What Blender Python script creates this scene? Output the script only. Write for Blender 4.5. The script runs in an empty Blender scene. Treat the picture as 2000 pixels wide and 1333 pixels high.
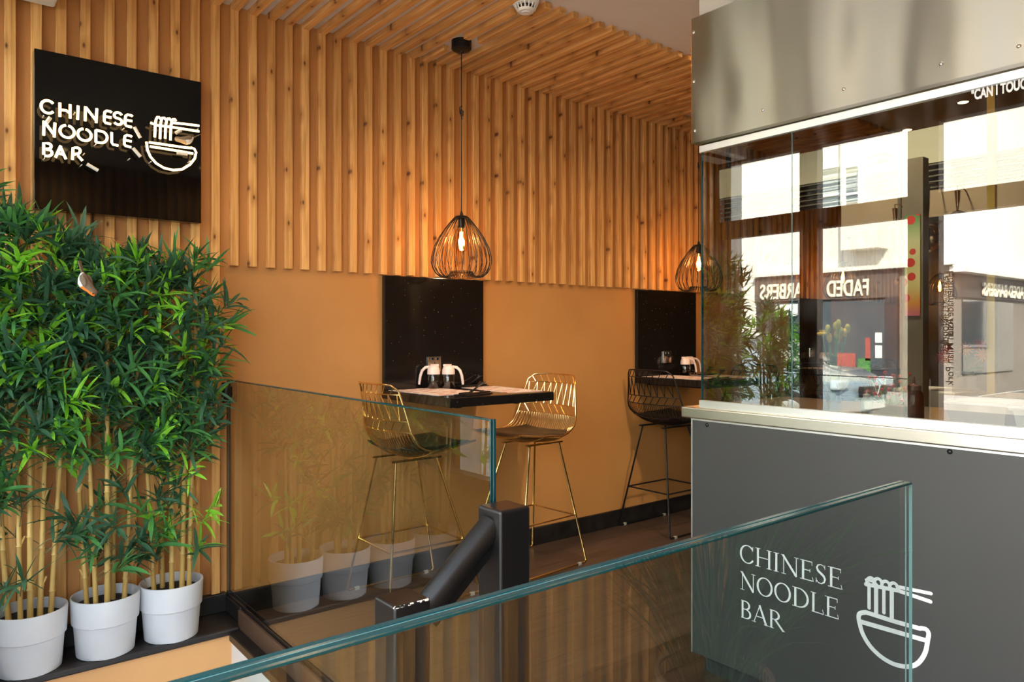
import bpy, math, random
from mathutils import Vector, Matrix
random.seed(7)
C = bpy.context.scene.collection
SC = bpy.context.scene
PI = math.pi

# ------------------------------------------------------------------ camera
F = 1439.0; CX = 1000.0; HY = 652.0; CAMH = 1.3; D = 3.456
AX = Vector((0.6245, 0.7810)); RT = Vector((0.7810, -0.6245))
cam = bpy.data.cameras.new('camera'); camo = bpy.data.objects.new('camera', cam); C.objects.link(camo)
camo.location = (0, -D, CAMH)
camo.rotation_euler = (PI/2, 0, math.atan2(AX.y, AX.x) - PI/2)
cam.sensor_width = 36.0; cam.lens = 36.0*F/2000.0
cam.shift_y = (HY-666.5)/2000.0
cam.clip_start = 0.02; cam.clip_end = 200
SC.camera = camo

# ------------------------------------------------------------------ world, sun, daylight
w = bpy.data.worlds.new('sky'); SC.world = w; w.use_nodes = True
bg = w.node_tree.nodes['Background']
bg.inputs[0].default_value = (0.80, 0.90, 1.0, 1); bg.inputs[1].default_value = 6.5
sun = bpy.data.lights.new('sun', 'SUN'); sun.energy = 34; sun.angle = 0.02; sun.color = (1.0, 0.90, 0.76)
suno = bpy.data.objects.new('sun', sun); C.objects.link(suno)
suno.rotation_euler = Vector((-0.66, 0.42, -0.62)).to_track_quat('-Z', 'Y').to_euler()
por = bpy.data.lights.new('window_portal', 'AREA'); por.shape = 'RECTANGLE'; por.size = 4.2; por.size_y = 2.75
por.cycles.is_portal = True
poro = bpy.data.objects.new('window_portal', por); C.objects.link(poro)
poro.location = (-0.30, -2.05, 1.42); poro.rotation_euler = (PI/2, 0, -PI/2)
SC.view_settings.view_transform = 'Standard'; SC.view_settings.look = 'None'
SC.view_settings.exposure = 0.38; SC.view_settings.gamma = 1.0
SC.cycles.use_denoising = True
SC.cycles.max_bounces = 14; SC.cycles.transparent_max_bounces = 24; SC.cycles.diffuse_bounces = 5
SC.cycles.glossy_bounces = 6; SC.cycles.sample_clamp_indirect = 6.0
SC.cycles.caustics_reflective = False; SC.cycles.caustics_refractive = False

# ------------------------------------------------------------------ measuring helpers (a pixel of the photograph meets a real plane)
def ray(u):
    t = (u-CX)/F
    return AX.x+RT.x*t, AX.y+RT.y*t
def at_y(u, v, y):
    a, b = ray(u); Z = (y+D)/b; return Vector((a*Z, y, CAMH+(HY-v)*Z/F))
def at_x(u, v, x):
    a, b = ray(u); Z = x/a; return Vector((x, b*Z-D, CAMH+(HY-v)*Z/F))

# ------------------------------------------------------------------ materials
def mat(name, col=(0.5, 0.5, 0.5), rough=0.5, metal=0.0, spec=0.5, emis=None, estr=0.0, coat=0.0, trans=0.0):
    m = bpy.data.materials.new(name); m.use_nodes = True
    b = m.node_tree.nodes['Principled BSDF']
    b.inputs['Base Color'].default_value = (*col, 1); b.inputs['Roughness'].default_value = rough
    b.inputs['Metallic'].default_value = metal; b.inputs['Specular IOR Level'].default_value = spec
    b.inputs['Coat Weight'].default_value = coat; b.inputs['Transmission Weight'].default_value = trans
    if emis:
        b.inputs['Emission Color'].default_value = (*emis, 1); b.inputs['Emission Strength'].default_value = estr
    return m
def nd(m, t, **kw):
    n = m.node_tree.nodes.new(t)
    for k, v in kw.items(): setattr(n, k, v)
    return n
def lk(m, a, b): m.node_tree.links.new(a, b)
def math_n(m, op, a, b=None, clamp=False):
    n = nd(m, 'ShaderNodeMath', operation=op); n.use_clamp = clamp
    for i, x in enumerate((a, b)):
        if x is None: continue
        if isinstance(x, (int, float)): n.inputs[i].default_value = x
        else: lk(m, x, n.inputs[i])
    return n.outputs[0]
def mixc(m, fac, a, b, mode='MIX'):
    n = nd(m, 'ShaderNodeMix', data_type='RGBA', blend_type=mode)
    for i, x in ((0, fac), (6, a), (7, b)):
        if isinstance(x, (int, float)): n.inputs[i].default_value = x
        elif isinstance(x, tuple): n.inputs[i].default_value = (*x, 1)
        else: lk(m, x, n.inputs[i])
    return n.outputs[2]
def noisy(name, c1, c2, scale, rough=0.5, detail=4, bump=0.0, stretch=(1, 1, 1), lo=0.35, hi=0.65, **kw):
    m = mat(name, c1, rough, **kw); b = m.node_tree.nodes['Principled BSDF']
    tc = nd(m, 'ShaderNodeTexCoord'); mp = nd(m, 'ShaderNodeMapping'); mp.inputs['Scale'].default_value = stretch
    lk(m, tc.outputs['Object'], mp.inputs[0])
    no = nd(m, 'ShaderNodeTexNoise'); no.inputs['Scale'].default_value = scale; no.inputs['Detail'].default_value = detail
    lk(m, mp.outputs[0], no.inputs['Vector'])
    mr = nd(m, 'ShaderNodeMapRange'); mr.inputs[1].default_value = lo; mr.inputs[2].default_value = hi
    lk(m, no.outputs[0], mr.inputs[0])
    lk(m, mixc(m, mr.outputs[0], c1, c2), b.inputs['Base Color'])
    if bump:
        bp = nd(m, 'ShaderNodeBump'); bp.inputs['Strength'].default_value = bump; bp.inputs['Distance'].default_value = 0.01
        lk(m, no.outputs[0], bp.inputs['Height']); lk(m, bp.outputs[0], b.inputs['Normal'])
    return m

PITCH = 0.0852; BX0 = 1.097; BW = 0.0365; BT = 0.030; CEIL = 2.81; CLZ = 1.61
def wood(name, axis, pale=(0.86, 0.475, 0.165), dark=(0.52, 0.235, 0.058), rough=0.42):
    """knotty pine; every batten (counted along x) gets its own tone; grain runs along axis"""
    m = mat(name, pale, rough, spec=0.35); b = m.node_tree.nodes['Principled BSDF']
    tc = nd(m, 'ShaderNodeTexCoord'); sp = nd(m, 'ShaderNodeSeparateXYZ'); lk(m, tc.outputs['Object'], sp.inputs[0])
    idx = math_n(m, 'FLOOR', math_n(m, 'DIVIDE', math_n(m, 'SUBTRACT', sp.outputs[0], BX0-0.015), PITCH))
    wn = nd(m, 'ShaderNodeTexWhiteNoise', noise_dimensions='1D'); lk(m, idx, wn.inputs['W'])
    L = sp.outputs[2] if axis == 'z' else sp.outputs[1]
    T = sp.outputs[1] if axis == 'z' else sp.outputs[2]
    off = math_n(m, 'MULTIPLY', wn.outputs['Value'], 37.0)
    cb = nd(m, 'ShaderNodeCombineXYZ')
    lk(m, math_n(m, 'ADD', math_n(m, 'MULTIPLY', sp.outputs[0], 40.0), off), cb.inputs[0])
    lk(m, math_n(m, 'MULTIPLY', T, 40.0), cb.inputs[1])
    lk(m, math_n(m, 'ADD', math_n(m, 'MULTIPLY', L, 1.6), off), cb.inputs[2])
    no = nd(m, 'ShaderNodeTexNoise'); no.inputs['Scale'].default_value = 1.6; no.inputs['Detail'].default_value = 5
    no.inputs['Distortion'].default_value = 0.6; lk(m, cb.outputs[0], no.inputs['Vector'])
    mr = nd(m, 'ShaderNodeMapRange'); mr.inputs[1].default_value = 0.42; mr.inputs[2].default_value = 0.74
    lk(m, no.outputs[0], mr.inputs[0])
    col = mixc(m, mr.outputs[0], pale, dark)
    tone = nd(m, 'ShaderNodeMapRange'); tone.inputs[3].default_value = 0.0; tone.inputs[4].default_value = 0.42
    lk(m, math_n(m, 'POWER', wn.outputs['Value'], 1.6), tone.inputs[0])
    col = mixc(m, tone.outputs[0], col, (0.40, 0.16, 0.035))
    # knots
    ck = nd(m, 'ShaderNodeCombineXYZ')
    lk(m, math_n(m, 'ADD', math_n(m, 'DIVIDE', math_n(m, 'SUBTRACT', sp.outputs[0], BX0-0.025), PITCH), 0.0), ck.inputs[0])
    lk(m, math_n(m, 'ADD', math_n(m, 'MULTIPLY', L, 5.4), off), ck.inputs[1])
    vo = nd(m, 'ShaderNodeTexVoronoi', voronoi_dimensions='2D'); vo.inputs['Scale'].default_value = 1.0
    vo.inputs['Randomness'].default_value = 1.0; lk(m, ck.outputs[0], vo.inputs['Vector'])
    sc_ = nd(m, 'ShaderNodeSeparateColor'); lk(m, vo.outputs['Color'], sc_.inputs[0])
    on = math_n(m, 'LESS_THAN', sc_.outputs[0], 0.60)
    k = nd(m, 'ShaderNodeMapRange'); k.inputs[1].default_value = 0.02; k.inputs[2].default_value = 0.085
    k.inputs[3].default_value = 0.95; k.inputs[4].default_value = 0.0; lk(m, vo.outputs['Distance'], k.inputs[0])
    k2 = nd(m, 'ShaderNodeMapRange'); k2.inputs[1].default_value = 0.08; k2.inputs[2].default_value = 0.30
    k2.inputs[3].default_value = 0.45; k2.inputs[4].default_value = 0.0; lk(m, vo.outputs['Distance'], k2.inputs[0])
    col = mixc(m, math_n(m, 'MULTIPLY', k2.outputs[0], on), col, (0.36, 0.14, 0.03))
    col = mixc(m, math_n(m, 'MULTIPLY', k.outputs[0], on), col, (0.10, 0.03, 0.012))
    lk(m, col, b.inputs['Base Color'])
    return m

def glass(name, tint=(0.93, 0.96, 0.94), k=1.0, dirt=0.0):
    m = bpy.data.materials.new(name); m.use_nodes = True; nt = m.node_tree
    nt.nodes.remove(nt.nodes['Principled BSDF']); out = nt.nodes['Material Output']
    tr = nd(m, 'ShaderNodeBsdfTransparent'); tr.inputs[0].default_value = (*tint, 1)
    gl = nd(m, 'ShaderNodeBsdfGlossy'); gl.inputs['Roughness'].default_value = 0.0
    fr = nd(m, 'ShaderNodeFresnel'); fr.inputs[0].default_value = 1.5
    ge = nd(m, 'ShaderNodeNewGeometry')
    front = math_n(m, 'SUBTRACT', 1.0, ge.outputs['Backfacing'])
    fac = math_n(m, 'MULTIPLY', math_n(m, 'MULTIPLY', fr.outputs[0], 2.0*k), front, clamp=True)
    mx = nd(m, 'ShaderNodeMixShader'); lk(m, fac, mx.inputs[0]); lk(m, tr.outputs[0], mx.inputs[1]); lk(m, gl.outputs[0], mx.inputs[2])
    res = mx.outputs[0]
    if dirt:
        df = nd(m, 'ShaderNodeBsdfDiffuse'); df.inputs[0].default_value = (0.8, 0.78, 0.72, 1)
        tc = nd(m, 'ShaderNodeTexCoord'); mp = nd(m, 'ShaderNodeMapping'); mp.inputs['Scale'].default_value = (3, 7, 2)
        no = nd(m, 'ShaderNodeTexNoise'); no.inputs['Scale'].default_value = 3; no.inputs['Detail'].default_value = 8
        lk(m, tc.outputs['Object'], mp.inputs[0]); lk(m, mp.outputs[0], no.inputs['Vector'])
        mr = nd(m, 'ShaderNodeMapRange'); mr.inputs[1].default_value = 0.45; mr.inputs[2].default_value = 0.8; mr.inputs[4].default_value = dirt
        lk(m, no.outputs[0], mr.inputs[0])
        m2 = nd(m, 'ShaderNodeMixShader'); lk(m, math_n(m, 'MULTIPLY', mr.outputs[0], front), m2.inputs[0])
        lk(m, res, m2.inputs[1]); lk(m, df.outputs[0], m2.inputs[2]); res = m2.outputs[0]
    lk(m, res, out.inputs[0])
    return m

M = {}
M['wall'] = noisy('ochre_wall_paint', (0.56, 0.262, 0.078), (0.51, 0.232, 0.066), 2.5, 0.6, bump=0.02)
M['batten_z'] = wood('pine_batten_upright', 'z'); M['batten_y'] = wood('pine_batten_ceiling', 'y')
M['ceil'] = noisy('ceiling_paint', (0.78, 0.71, 0.64), (0.74, 0.67, 0.60), 1.5, 0.8)
M['plaster'] = noisy('pale_plaster', (0.70, 0.64, 0.56), (0.66, 0.60, 0.52), 2, 0.75)
M['white_wall'] = noisy('white_stairwell_paint', (0.80, 0.78, 0.75), (0.74, 0.72, 0.69), 2, 0.7)
M['orange_wall'] = noisy('orange_stairwell_paint', (0.78, 0.42, 0.17), (0.72, 0.38, 0.15), 1.2, 0.6)
M['black_paint'] = noisy('black_painted_wood', (0.006, 0.0055, 0.006), (0.014, 0.012, 0.012), 9, 0.33, bump=0.05, lo=0.5, hi=0.9)
M['ledge'] = noisy('scuffed_black_ledge', (0.010, 0.008, 0.008), (0.032, 0.024, 0.022), 7, 0.5, bump=0.05, lo=0.45, hi=0.85)
M['brown_kerb'] = noisy('brown_kerb', (0.085, 0.043, 0.024), (0.065, 0.033, 0.020), 5, 0.5)
M['skirt'] = noisy('black_skirting', (0.008, 0.008, 0.008), (0.02, 0.018, 0.016), 14, 0.4)
M['granite'] = None
M['black_metal'] = mat('black_powder_coat', (0.012, 0.012, 0.013), 0.35, 0.3)
M['gold'] = mat('brass_rod', (0.90, 0.66, 0.30), 0.20, 1.0)
M['brass'] = mat('dull_brass', (0.55, 0.36, 0.10), 0.35, 1.0)
M['chrome'] = mat('chrome', (0.85, 0.83, 0.80), 0.10, 1.0)
M['bronze'] = mat('dark_bronze_steel', (0.35, 0.22, 0.14), 0.15, 1.0)
M['leather'] = noisy('black_leather', (0.010, 0.009, 0.010), (0.018, 0.016, 0.016), 60, 0.35, bump=0.08)
M['pot'] = noisy('pale_grey_pot', (0.70, 0.71, 0.74), (0.60, 0.61, 0.64), 3.5, 0.55, bump=0.01)
M['soil'] = noisy('dark_soil', (0.008, 0.006, 0.005), (0.03, 0.02, 0.014), 90, 0.95, bump=0.6)
M['cane'] = noisy('bamboo_cane', (0.64, 0.42, 0.13), (0.46, 0.27, 0.07), 6, 0.4, stretch=(1, 1, 0.4))
M['twig'] = mat('grey_green_twig', (0.16, 0.17, 0.08), 0.6)
def leafm(name, c, c2):
    m = noisy(name, c, c2, 14, 0.42, stretch=(1, 1, 1), spec=0.4)
    b = m.node_tree.nodes['Principled BSDF']; out = m.node_tree.nodes['Material Output']
    tl = nd(m, 'ShaderNodeBsdfTranslucent'); tl.inputs[0].default_value = (c2[0]*1.3, c2[1]*1.4, c2[2], 1)
    mx = nd(m, 'ShaderNodeMixShader'); mx.inputs[0].default_value = 0.28
    lk(m, b.outputs[0], mx.inputs[1]); lk(m, tl.outputs[0], mx.inputs[2]); lk(m, mx.outputs[0], out.inputs[0])
    return m
M['leaf_dark'] = leafm('dark_leaf', (0.034, 0.100, 0.058), (0.064, 0.165, 0.090))
M['leaf_mid'] = leafm('mid_leaf', (0.06, 0.21, 0.07), (0.10, 0.31, 0.08))
M['leaf_lime'] = leafm('lime_leaf', (0.20, 0.56, 0.035), (0.36, 0.74, 0.07))
M['acrylic'] = mat('black_gloss_acrylic', (0.002, 0.002, 0.002), 0.04, spec=0.26)
M['neon'] = mat('warm_white_neon', (1, 0.9, 0.7), 0.3, emis=(1.0, 0.60, 0.24), estr=3.4)
M['neon_dark'] = mat('blacked_neon_glass', (0.35, 0.25, 0.14), 0.15)
M['ceramic'] = mat('white_ceramic', (0.80, 0.76, 0.68), 0.4)
M['steel'] = None
M['steel_cap'] = noisy('brushed_steel_edge', (0.74, 0.70, 0.62), (0.68, 0.64, 0.56), 3, 0.30, metal=1.0, stretch=(1, 0.2, 12))
M['alu'] = mat('aluminium_channel', (0.86, 0.86, 0.86), 0.35, 0.9)
M['counter'] = noisy('dark_grey_laminate', (0.050, 0.052, 0.053), (0.044, 0.045, 0.046), 1.4, 0.45)
M['decal'] = mat('white_vinyl', (0.88, 0.90, 0.92), 0.4)
M['mid_glass'] = glass('balustrade_glass', (0.92, 0.95, 0.93), 0.82)
M['front_glass'] = glass('front_balustrade_glass', (0.88, 0.93, 0.92), 1.35)
M['kitchen_glass'] = glass('kitchen_screen_glass', (0.66, 0.68, 0.65), 2.35, dirt=0.05)
M['shop_glass'] = glass('shopfront_glass', (0.93, 0.95, 0.94), 1.0)
M['edge'] = mat('teal_glass_edge', (0.004, 0.045, 0.052), 0.18, spec=0.35)
M['edge_pale'] = mat('pale_glass_interlayer', (0.10, 0.20, 0.20), 0.2, spec=0.5)
M['frame'] = noisy('dark_brown_frame', (0.07, 0.032, 0.022), (0.05, 0.024, 0.018), 5, 0.5)
M['white'] = mat('white_plastic', (0.84, 0.82, 0.78), 0.4)
M['cream_pl'] = mat('cream_plastic', (0.86, 0.70, 0.64), 0.35)
M['clear'] = glass('clear_small_glass', (0.80, 0.84, 0.82), 1.2)
M['glide'] = mat('cloudy_plastic', (0.34, 0.31, 0.27), 0.4)
M['soy'] = mat('dark_soy', (0.012, 0.006, 0.004), 0.15)
M['black_pl'] = mat('black_melamine', (0.012, 0.012, 0.013), 0.18)
M['worktop'] = noisy('timber_worktop', (0.42, 0.24, 0.12), (0.32, 0.17, 0.08), 5, 0.4, stretch=(1, 8, 1))
M['asphalt'] = noisy('asphalt', (0.16, 0.16, 0.16), (0.12, 0.12, 0.12), 30, 0.9)
M['paving'] = noisy('pavement_slabs', (0.38, 0.36, 0.33), (0.30, 0.29, 0.27), 3, 0.9)
M['render'] = noisy('cream_render', (0.78, 0.74, 0.64), (0.72, 0.67, 0.57), 0.6, 0.85)
M['taupe'] = noisy('taupe_render', (0.24, 0.21, 0.17), (0.20, 0.175, 0.14), 0.8, 0.85)
M['charcoal'] = mat('charcoal_timber', (0.030, 0.030, 0.034), 0.5)
M['fascia'] = mat('grey_brown_fascia', (0.085, 0.065, 0.055), 0.5)
M['sign_cream'] = mat('cream_letters', (0.85, 0.78, 0.60), 0.5)
M['pane'] = mat('dark_window_pane', (0.035, 0.045, 0.05), 0.05, spec=0.9)
M['blind'] = noisy('slatted_blind', (0.45, 0.48, 0.46), (0.12, 0.15, 0.15), 7, 0.7, stretch=(0.01, 0.01, 4), detail=0)
M['car'] = mat('grey_car_paint', (0.25, 0.30, 0.35), 0.15, 0.3, coat=1.0)
M['tyre'] = mat('tyre', (0.02, 0.02, 0.02), 0.8)
M['lamp_glass'] = mat('headlamp', (0.8, 0.85, 0.9), 0.05, 0.4)
M['yellow'] = mat('yellow_petal', (0.92, 0.66, 0.02), 0.5)
M['bud'] = mat('yellow_green_bud', (0.68, 0.66, 0.06), 0.5)
M['stem'] = mat('green_stem', (0.16, 0.42, 0.07), 0.5)
M['poster_red'] = mat('faded_red_poster', (0.32, 0.07, 0.06), 0.6)
M['orange_fl'] = mat('orange_petal', (0.90, 0.28, 0.02), 0.5)
M['red_fl'] = mat('red_petal', (0.75, 0.04, 0.03), 0.5)
M['sauce'] = mat('brown_sauce_bottle', (0.20, 0.045, 0.018), 0.12, spec=0.7)
M['tub'] = noisy('pale_food_tub', (0.78, 0.66, 0.50), (0.74, 0.58, 0.40), 5, 0.35)
M['taupe_in'] = mat('beige_panel', (0.42, 0.33, 0.24), 0.6)
M['louvre'] = mat('grey_louvre', (0.13, 0.13, 0.11), 0.5)
M['palegreen'] = mat('pale_sage_board', (0.60, 0.62, 0.52), 0.5)
M['rattan'] = noisy('rattan', (0.42, 0.30, 0.17), (0.28, 0.19, 0.10), 20, 0.6)
M['grass'] = leafm('grass_blade', (0.03, 0.08, 0.03), (0.05, 0.12, 0.04))
M['bulb_glass'] = glass('amber_bulb_glass', (1.0, 0.80, 0.52), 1.0)
M['filament'] = mat('glowing_filament', (1, 0.6, 0.2), 0.4, emis=(1.0, 0.50, 0.16), estr=22.0)
M['spot'] = mat('lit_downlight', (1, 0.9, 0.7), 0.4, emis=(1.0, 0.66, 0.34), estr=14.0)
M['wing'] = mat('brown_feather', (0.16, 0.11, 0.07), 0.8)
M['breast'] = mat('orange_feather', (0.85, 0.20, 0.02), 0.8)
M['belly'] = mat('white_feather', (0.80, 0.78, 0.76), 0.8)
M['buff'] = mat('buff_feather', (0.50, 0.36, 0.20), 0.8)
M['eye'] = mat('black_eye', (0.01, 0.01, 0.01), 0.1)

def speckled():
    m = mat('black_granite', (0.008, 0.007, 0.006), 0.10, spec=0.45); b = m.node_tree.nodes['Principled BSDF']
    tc = nd(m, 'ShaderNodeTexCoord'); vo = nd(m, 'ShaderNodeTexVoronoi'); vo.inputs['Scale'].default_value = 110
    lk(m, tc.outputs['Object'], vo.inputs['Vector'])
    sc_ = nd(m, 'ShaderNodeSeparateColor'); lk(m, vo.outputs['Color'], sc_.inputs[0])
    on = math_n(m, 'MULTIPLY', math_n(m, 'LESS_THAN', sc_.outputs[0], 0.035), math_n(m, 'LESS_THAN', vo.outputs['Distance'], 0.22))
    no = nd(m, 'ShaderNodeTexNoise'); no.inputs['Scale'].default_value = 60
    lk(m, tc.outputs['Object'], no.inputs['Vector'])
    base = mixc(m, no.outputs[0], (0.004, 0.0035, 0.003), (0.016, 0.013, 0.012))
    lk(m, mixc(m, on, base, (0.18, 0.15, 0.12)), b.inputs['Base Color'])
    return m
M['granite'] = speckled()
def steel_hood():
    m = bpy.data.materials.new('brushed_steel_sheet'); m.use_nodes = True; nt = m.node_tree
    nt.nodes.remove(nt.nodes['Principled BSDF']); out = nt.nodes['Material Output']
    g = nd(m, 'ShaderNodeBsdfAnisotropic'); g.inputs['Color'].default_value = (1.0, 0.91, 0.78, 1)
    g.inputs['Roughness'].default_value = 0.52; g.inputs['Anisotropy'].default_value = 0.92
    tg = nd(m, 'ShaderNodeCombineXYZ'); tg.inputs[1].default_value = 1.0; lk(m, tg.outputs[0], g.inputs['Tangent'])
    tc = nd(m, 'ShaderNodeTexCoord'); mp = nd(m, 'ShaderNodeMapping'); mp.inputs['Scale'].default_value = (1, 1.9, 0.9)
    no = nd(m, 'ShaderNodeTexNoise'); no.inputs['Scale'].default_value = 1.3; no.inputs['Detail'].default_value = 1.0
    lk(m, tc.outputs['Object'], mp.inputs[0]); lk(m, mp.outputs[0], no.inputs['Vector'])
    bp = nd(m, 'ShaderNodeBump'); bp.inputs['Strength'].default_value = 0.8; bp.inputs['Distance'].default_value = 0.03
    lk(m, no.outputs[0], bp.inputs['Height']); lk(m, bp.outputs[0], g.inputs['Normal']); lk(m, g.outputs[0], out.inputs[0])
    return m
M['steel'] = steel_hood()
def floor_mat():
    m = mat('dark_plank_floor', (0.05, 0.035, 0.028), 0.35, spec=0.5); b = m.node_tree.nodes['Principled BSDF']
    tc = nd(m, 'ShaderNodeTexCoord'); br = nd(m, 'ShaderNodeTexBrick')
    br.inputs['Scale'].default_value = 1.0; br.inputs['Brick Width'].default_value = 1.2; br.inputs['Row Height'].default_value = 0.18
    br.inputs['Mortar Size'].default_value = 0.002; br.inputs['Color1'].default_value = (0.078, 0.052, 0.040, 1)
    br.inputs['Color2'].default_value = (0.058, 0.039, 0.030, 1); br.inputs['Mortar'].default_value = (0.015, 0.01, 0.008, 1)
    lk(m, tc.outputs['Object'], br.inputs['Vector'])
    mp = nd(m, 'ShaderNodeMapping'); mp.inputs['Scale'].default_value = (1.5, 22, 1); lk(m, tc.outputs['Object'], mp.inputs[0])
    no = nd(m, 'ShaderNodeTexNoise'); no.inputs['Scale'].default_value = 2.2; no.inputs['Detail'].default_value = 6; no.inputs['Distortion'].default_value = 1.0
    lk(m, mp.outputs[0], no.inputs['Vector'])
    mr = nd(m, 'ShaderNodeMapRange'); mr.inputs[1].default_value = 0.3; mr.inputs[2].default_value = 0.7; lk(m, no.outputs[0], mr.inputs[0])
    lk(m, mixc(m, 0.8, br.outputs[0], mixc(m, mr.outputs[0], (0.55, 0.5, 0.48), (1.5, 1.45, 1.4)), 'MULTIPLY'), b.inputs['Base Color'])
    return m
M['floor'] = floor_mat()
def menu_mat():
    m = mat('printed_menu_paper', (0.80, 0.72, 0.68), 0.5); b = m.node_tree.nodes['Principled BSDF']
    tc = nd(m, 'ShaderNodeTexCoord'); vo = nd(m, 'ShaderNodeTexVoronoi'); vo.inputs['Scale'].default_value = 15
    vo.inputs['Randomness'].default_value = 0.35; lk(m, tc.outputs['Object'], vo.inputs['Vector'])
    on = math_n(m, 'LESS_THAN', vo.outputs['Distance'], 0.30)
    mp = nd(m, 'ShaderNodeMapping'); mp.inputs['Scale'].default_value = (14, 160, 1); lk(m, tc.outputs['Object'], mp.inputs[0])
    no = nd(m, 'ShaderNodeTexNoise'); no.inputs['Scale'].default_value = 1.0; lk(m, mp.outputs[0], no.inputs['Vector'])
    ln = math_n(m, 'GREATER_THAN', no.outputs[0], 0.60)
    col = mixc(m, math_n(m, 'MULTIPLY', ln, 0.5), (0.80, 0.70, 0.66), (0.52, 0.26, 0.20))
    lk(m, mixc(m, math_n(m, 'MULTIPLY', on, 0.85), col, (0.45, 0.13, 0.06)), b.inputs['Base Color'])
    return m
M['menu'] = menu_mat()
def floral_mat():
    m = mat('flower_print', (0.8, 0.75, 0.4), 0.5); b = m.node_tree.nodes['Principled BSDF']
    tc = nd(m, 'ShaderNodeTexCoord'); sp = nd(m, 'ShaderNodeSeparateXYZ'); lk(m, tc.outputs['Object'], sp.inputs[0])
    vo = nd(m, 'ShaderNodeTexVoronoi'); vo.inputs['Scale'].default_value = 18; lk(m, tc.outputs['Object'], vo.inputs['Vector'])
    ra = nd(m, 'ShaderNodeValToRGB'); lk(m, math_n(m, 'MULTIPLY', sp.outputs[2], 1.9, clamp=True), ra.inputs[0])
    e = ra.color_ramp.elements; e[0].position = 0; e[0].color = (0.75, 0.16, 0.3, 1); e[1].position = 1; e[1].color = (0.03, 0.05, 0.40, 1)
    for p, c in ((0.1, (0.85, 0.35, 0.05, 1)), (0.25, (0.85, 0.75, 0.35, 1)), (0.6, (0.75, 0.78, 0.45, 1)), (0.8, (0.1, 0.35, 0.12, 1))):
        x = ra.color_ramp.elements.new(p); x.color = c
    on = math_n(m, 'LESS_THAN', vo.outputs['Distance'], 0.36)
    lk(m, mixc(m, on, ra.outputs[0], (0.78, 0.07, 0.06)), b.inputs['Base Color'])
    return m
M['floral'] = floral_mat()

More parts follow.
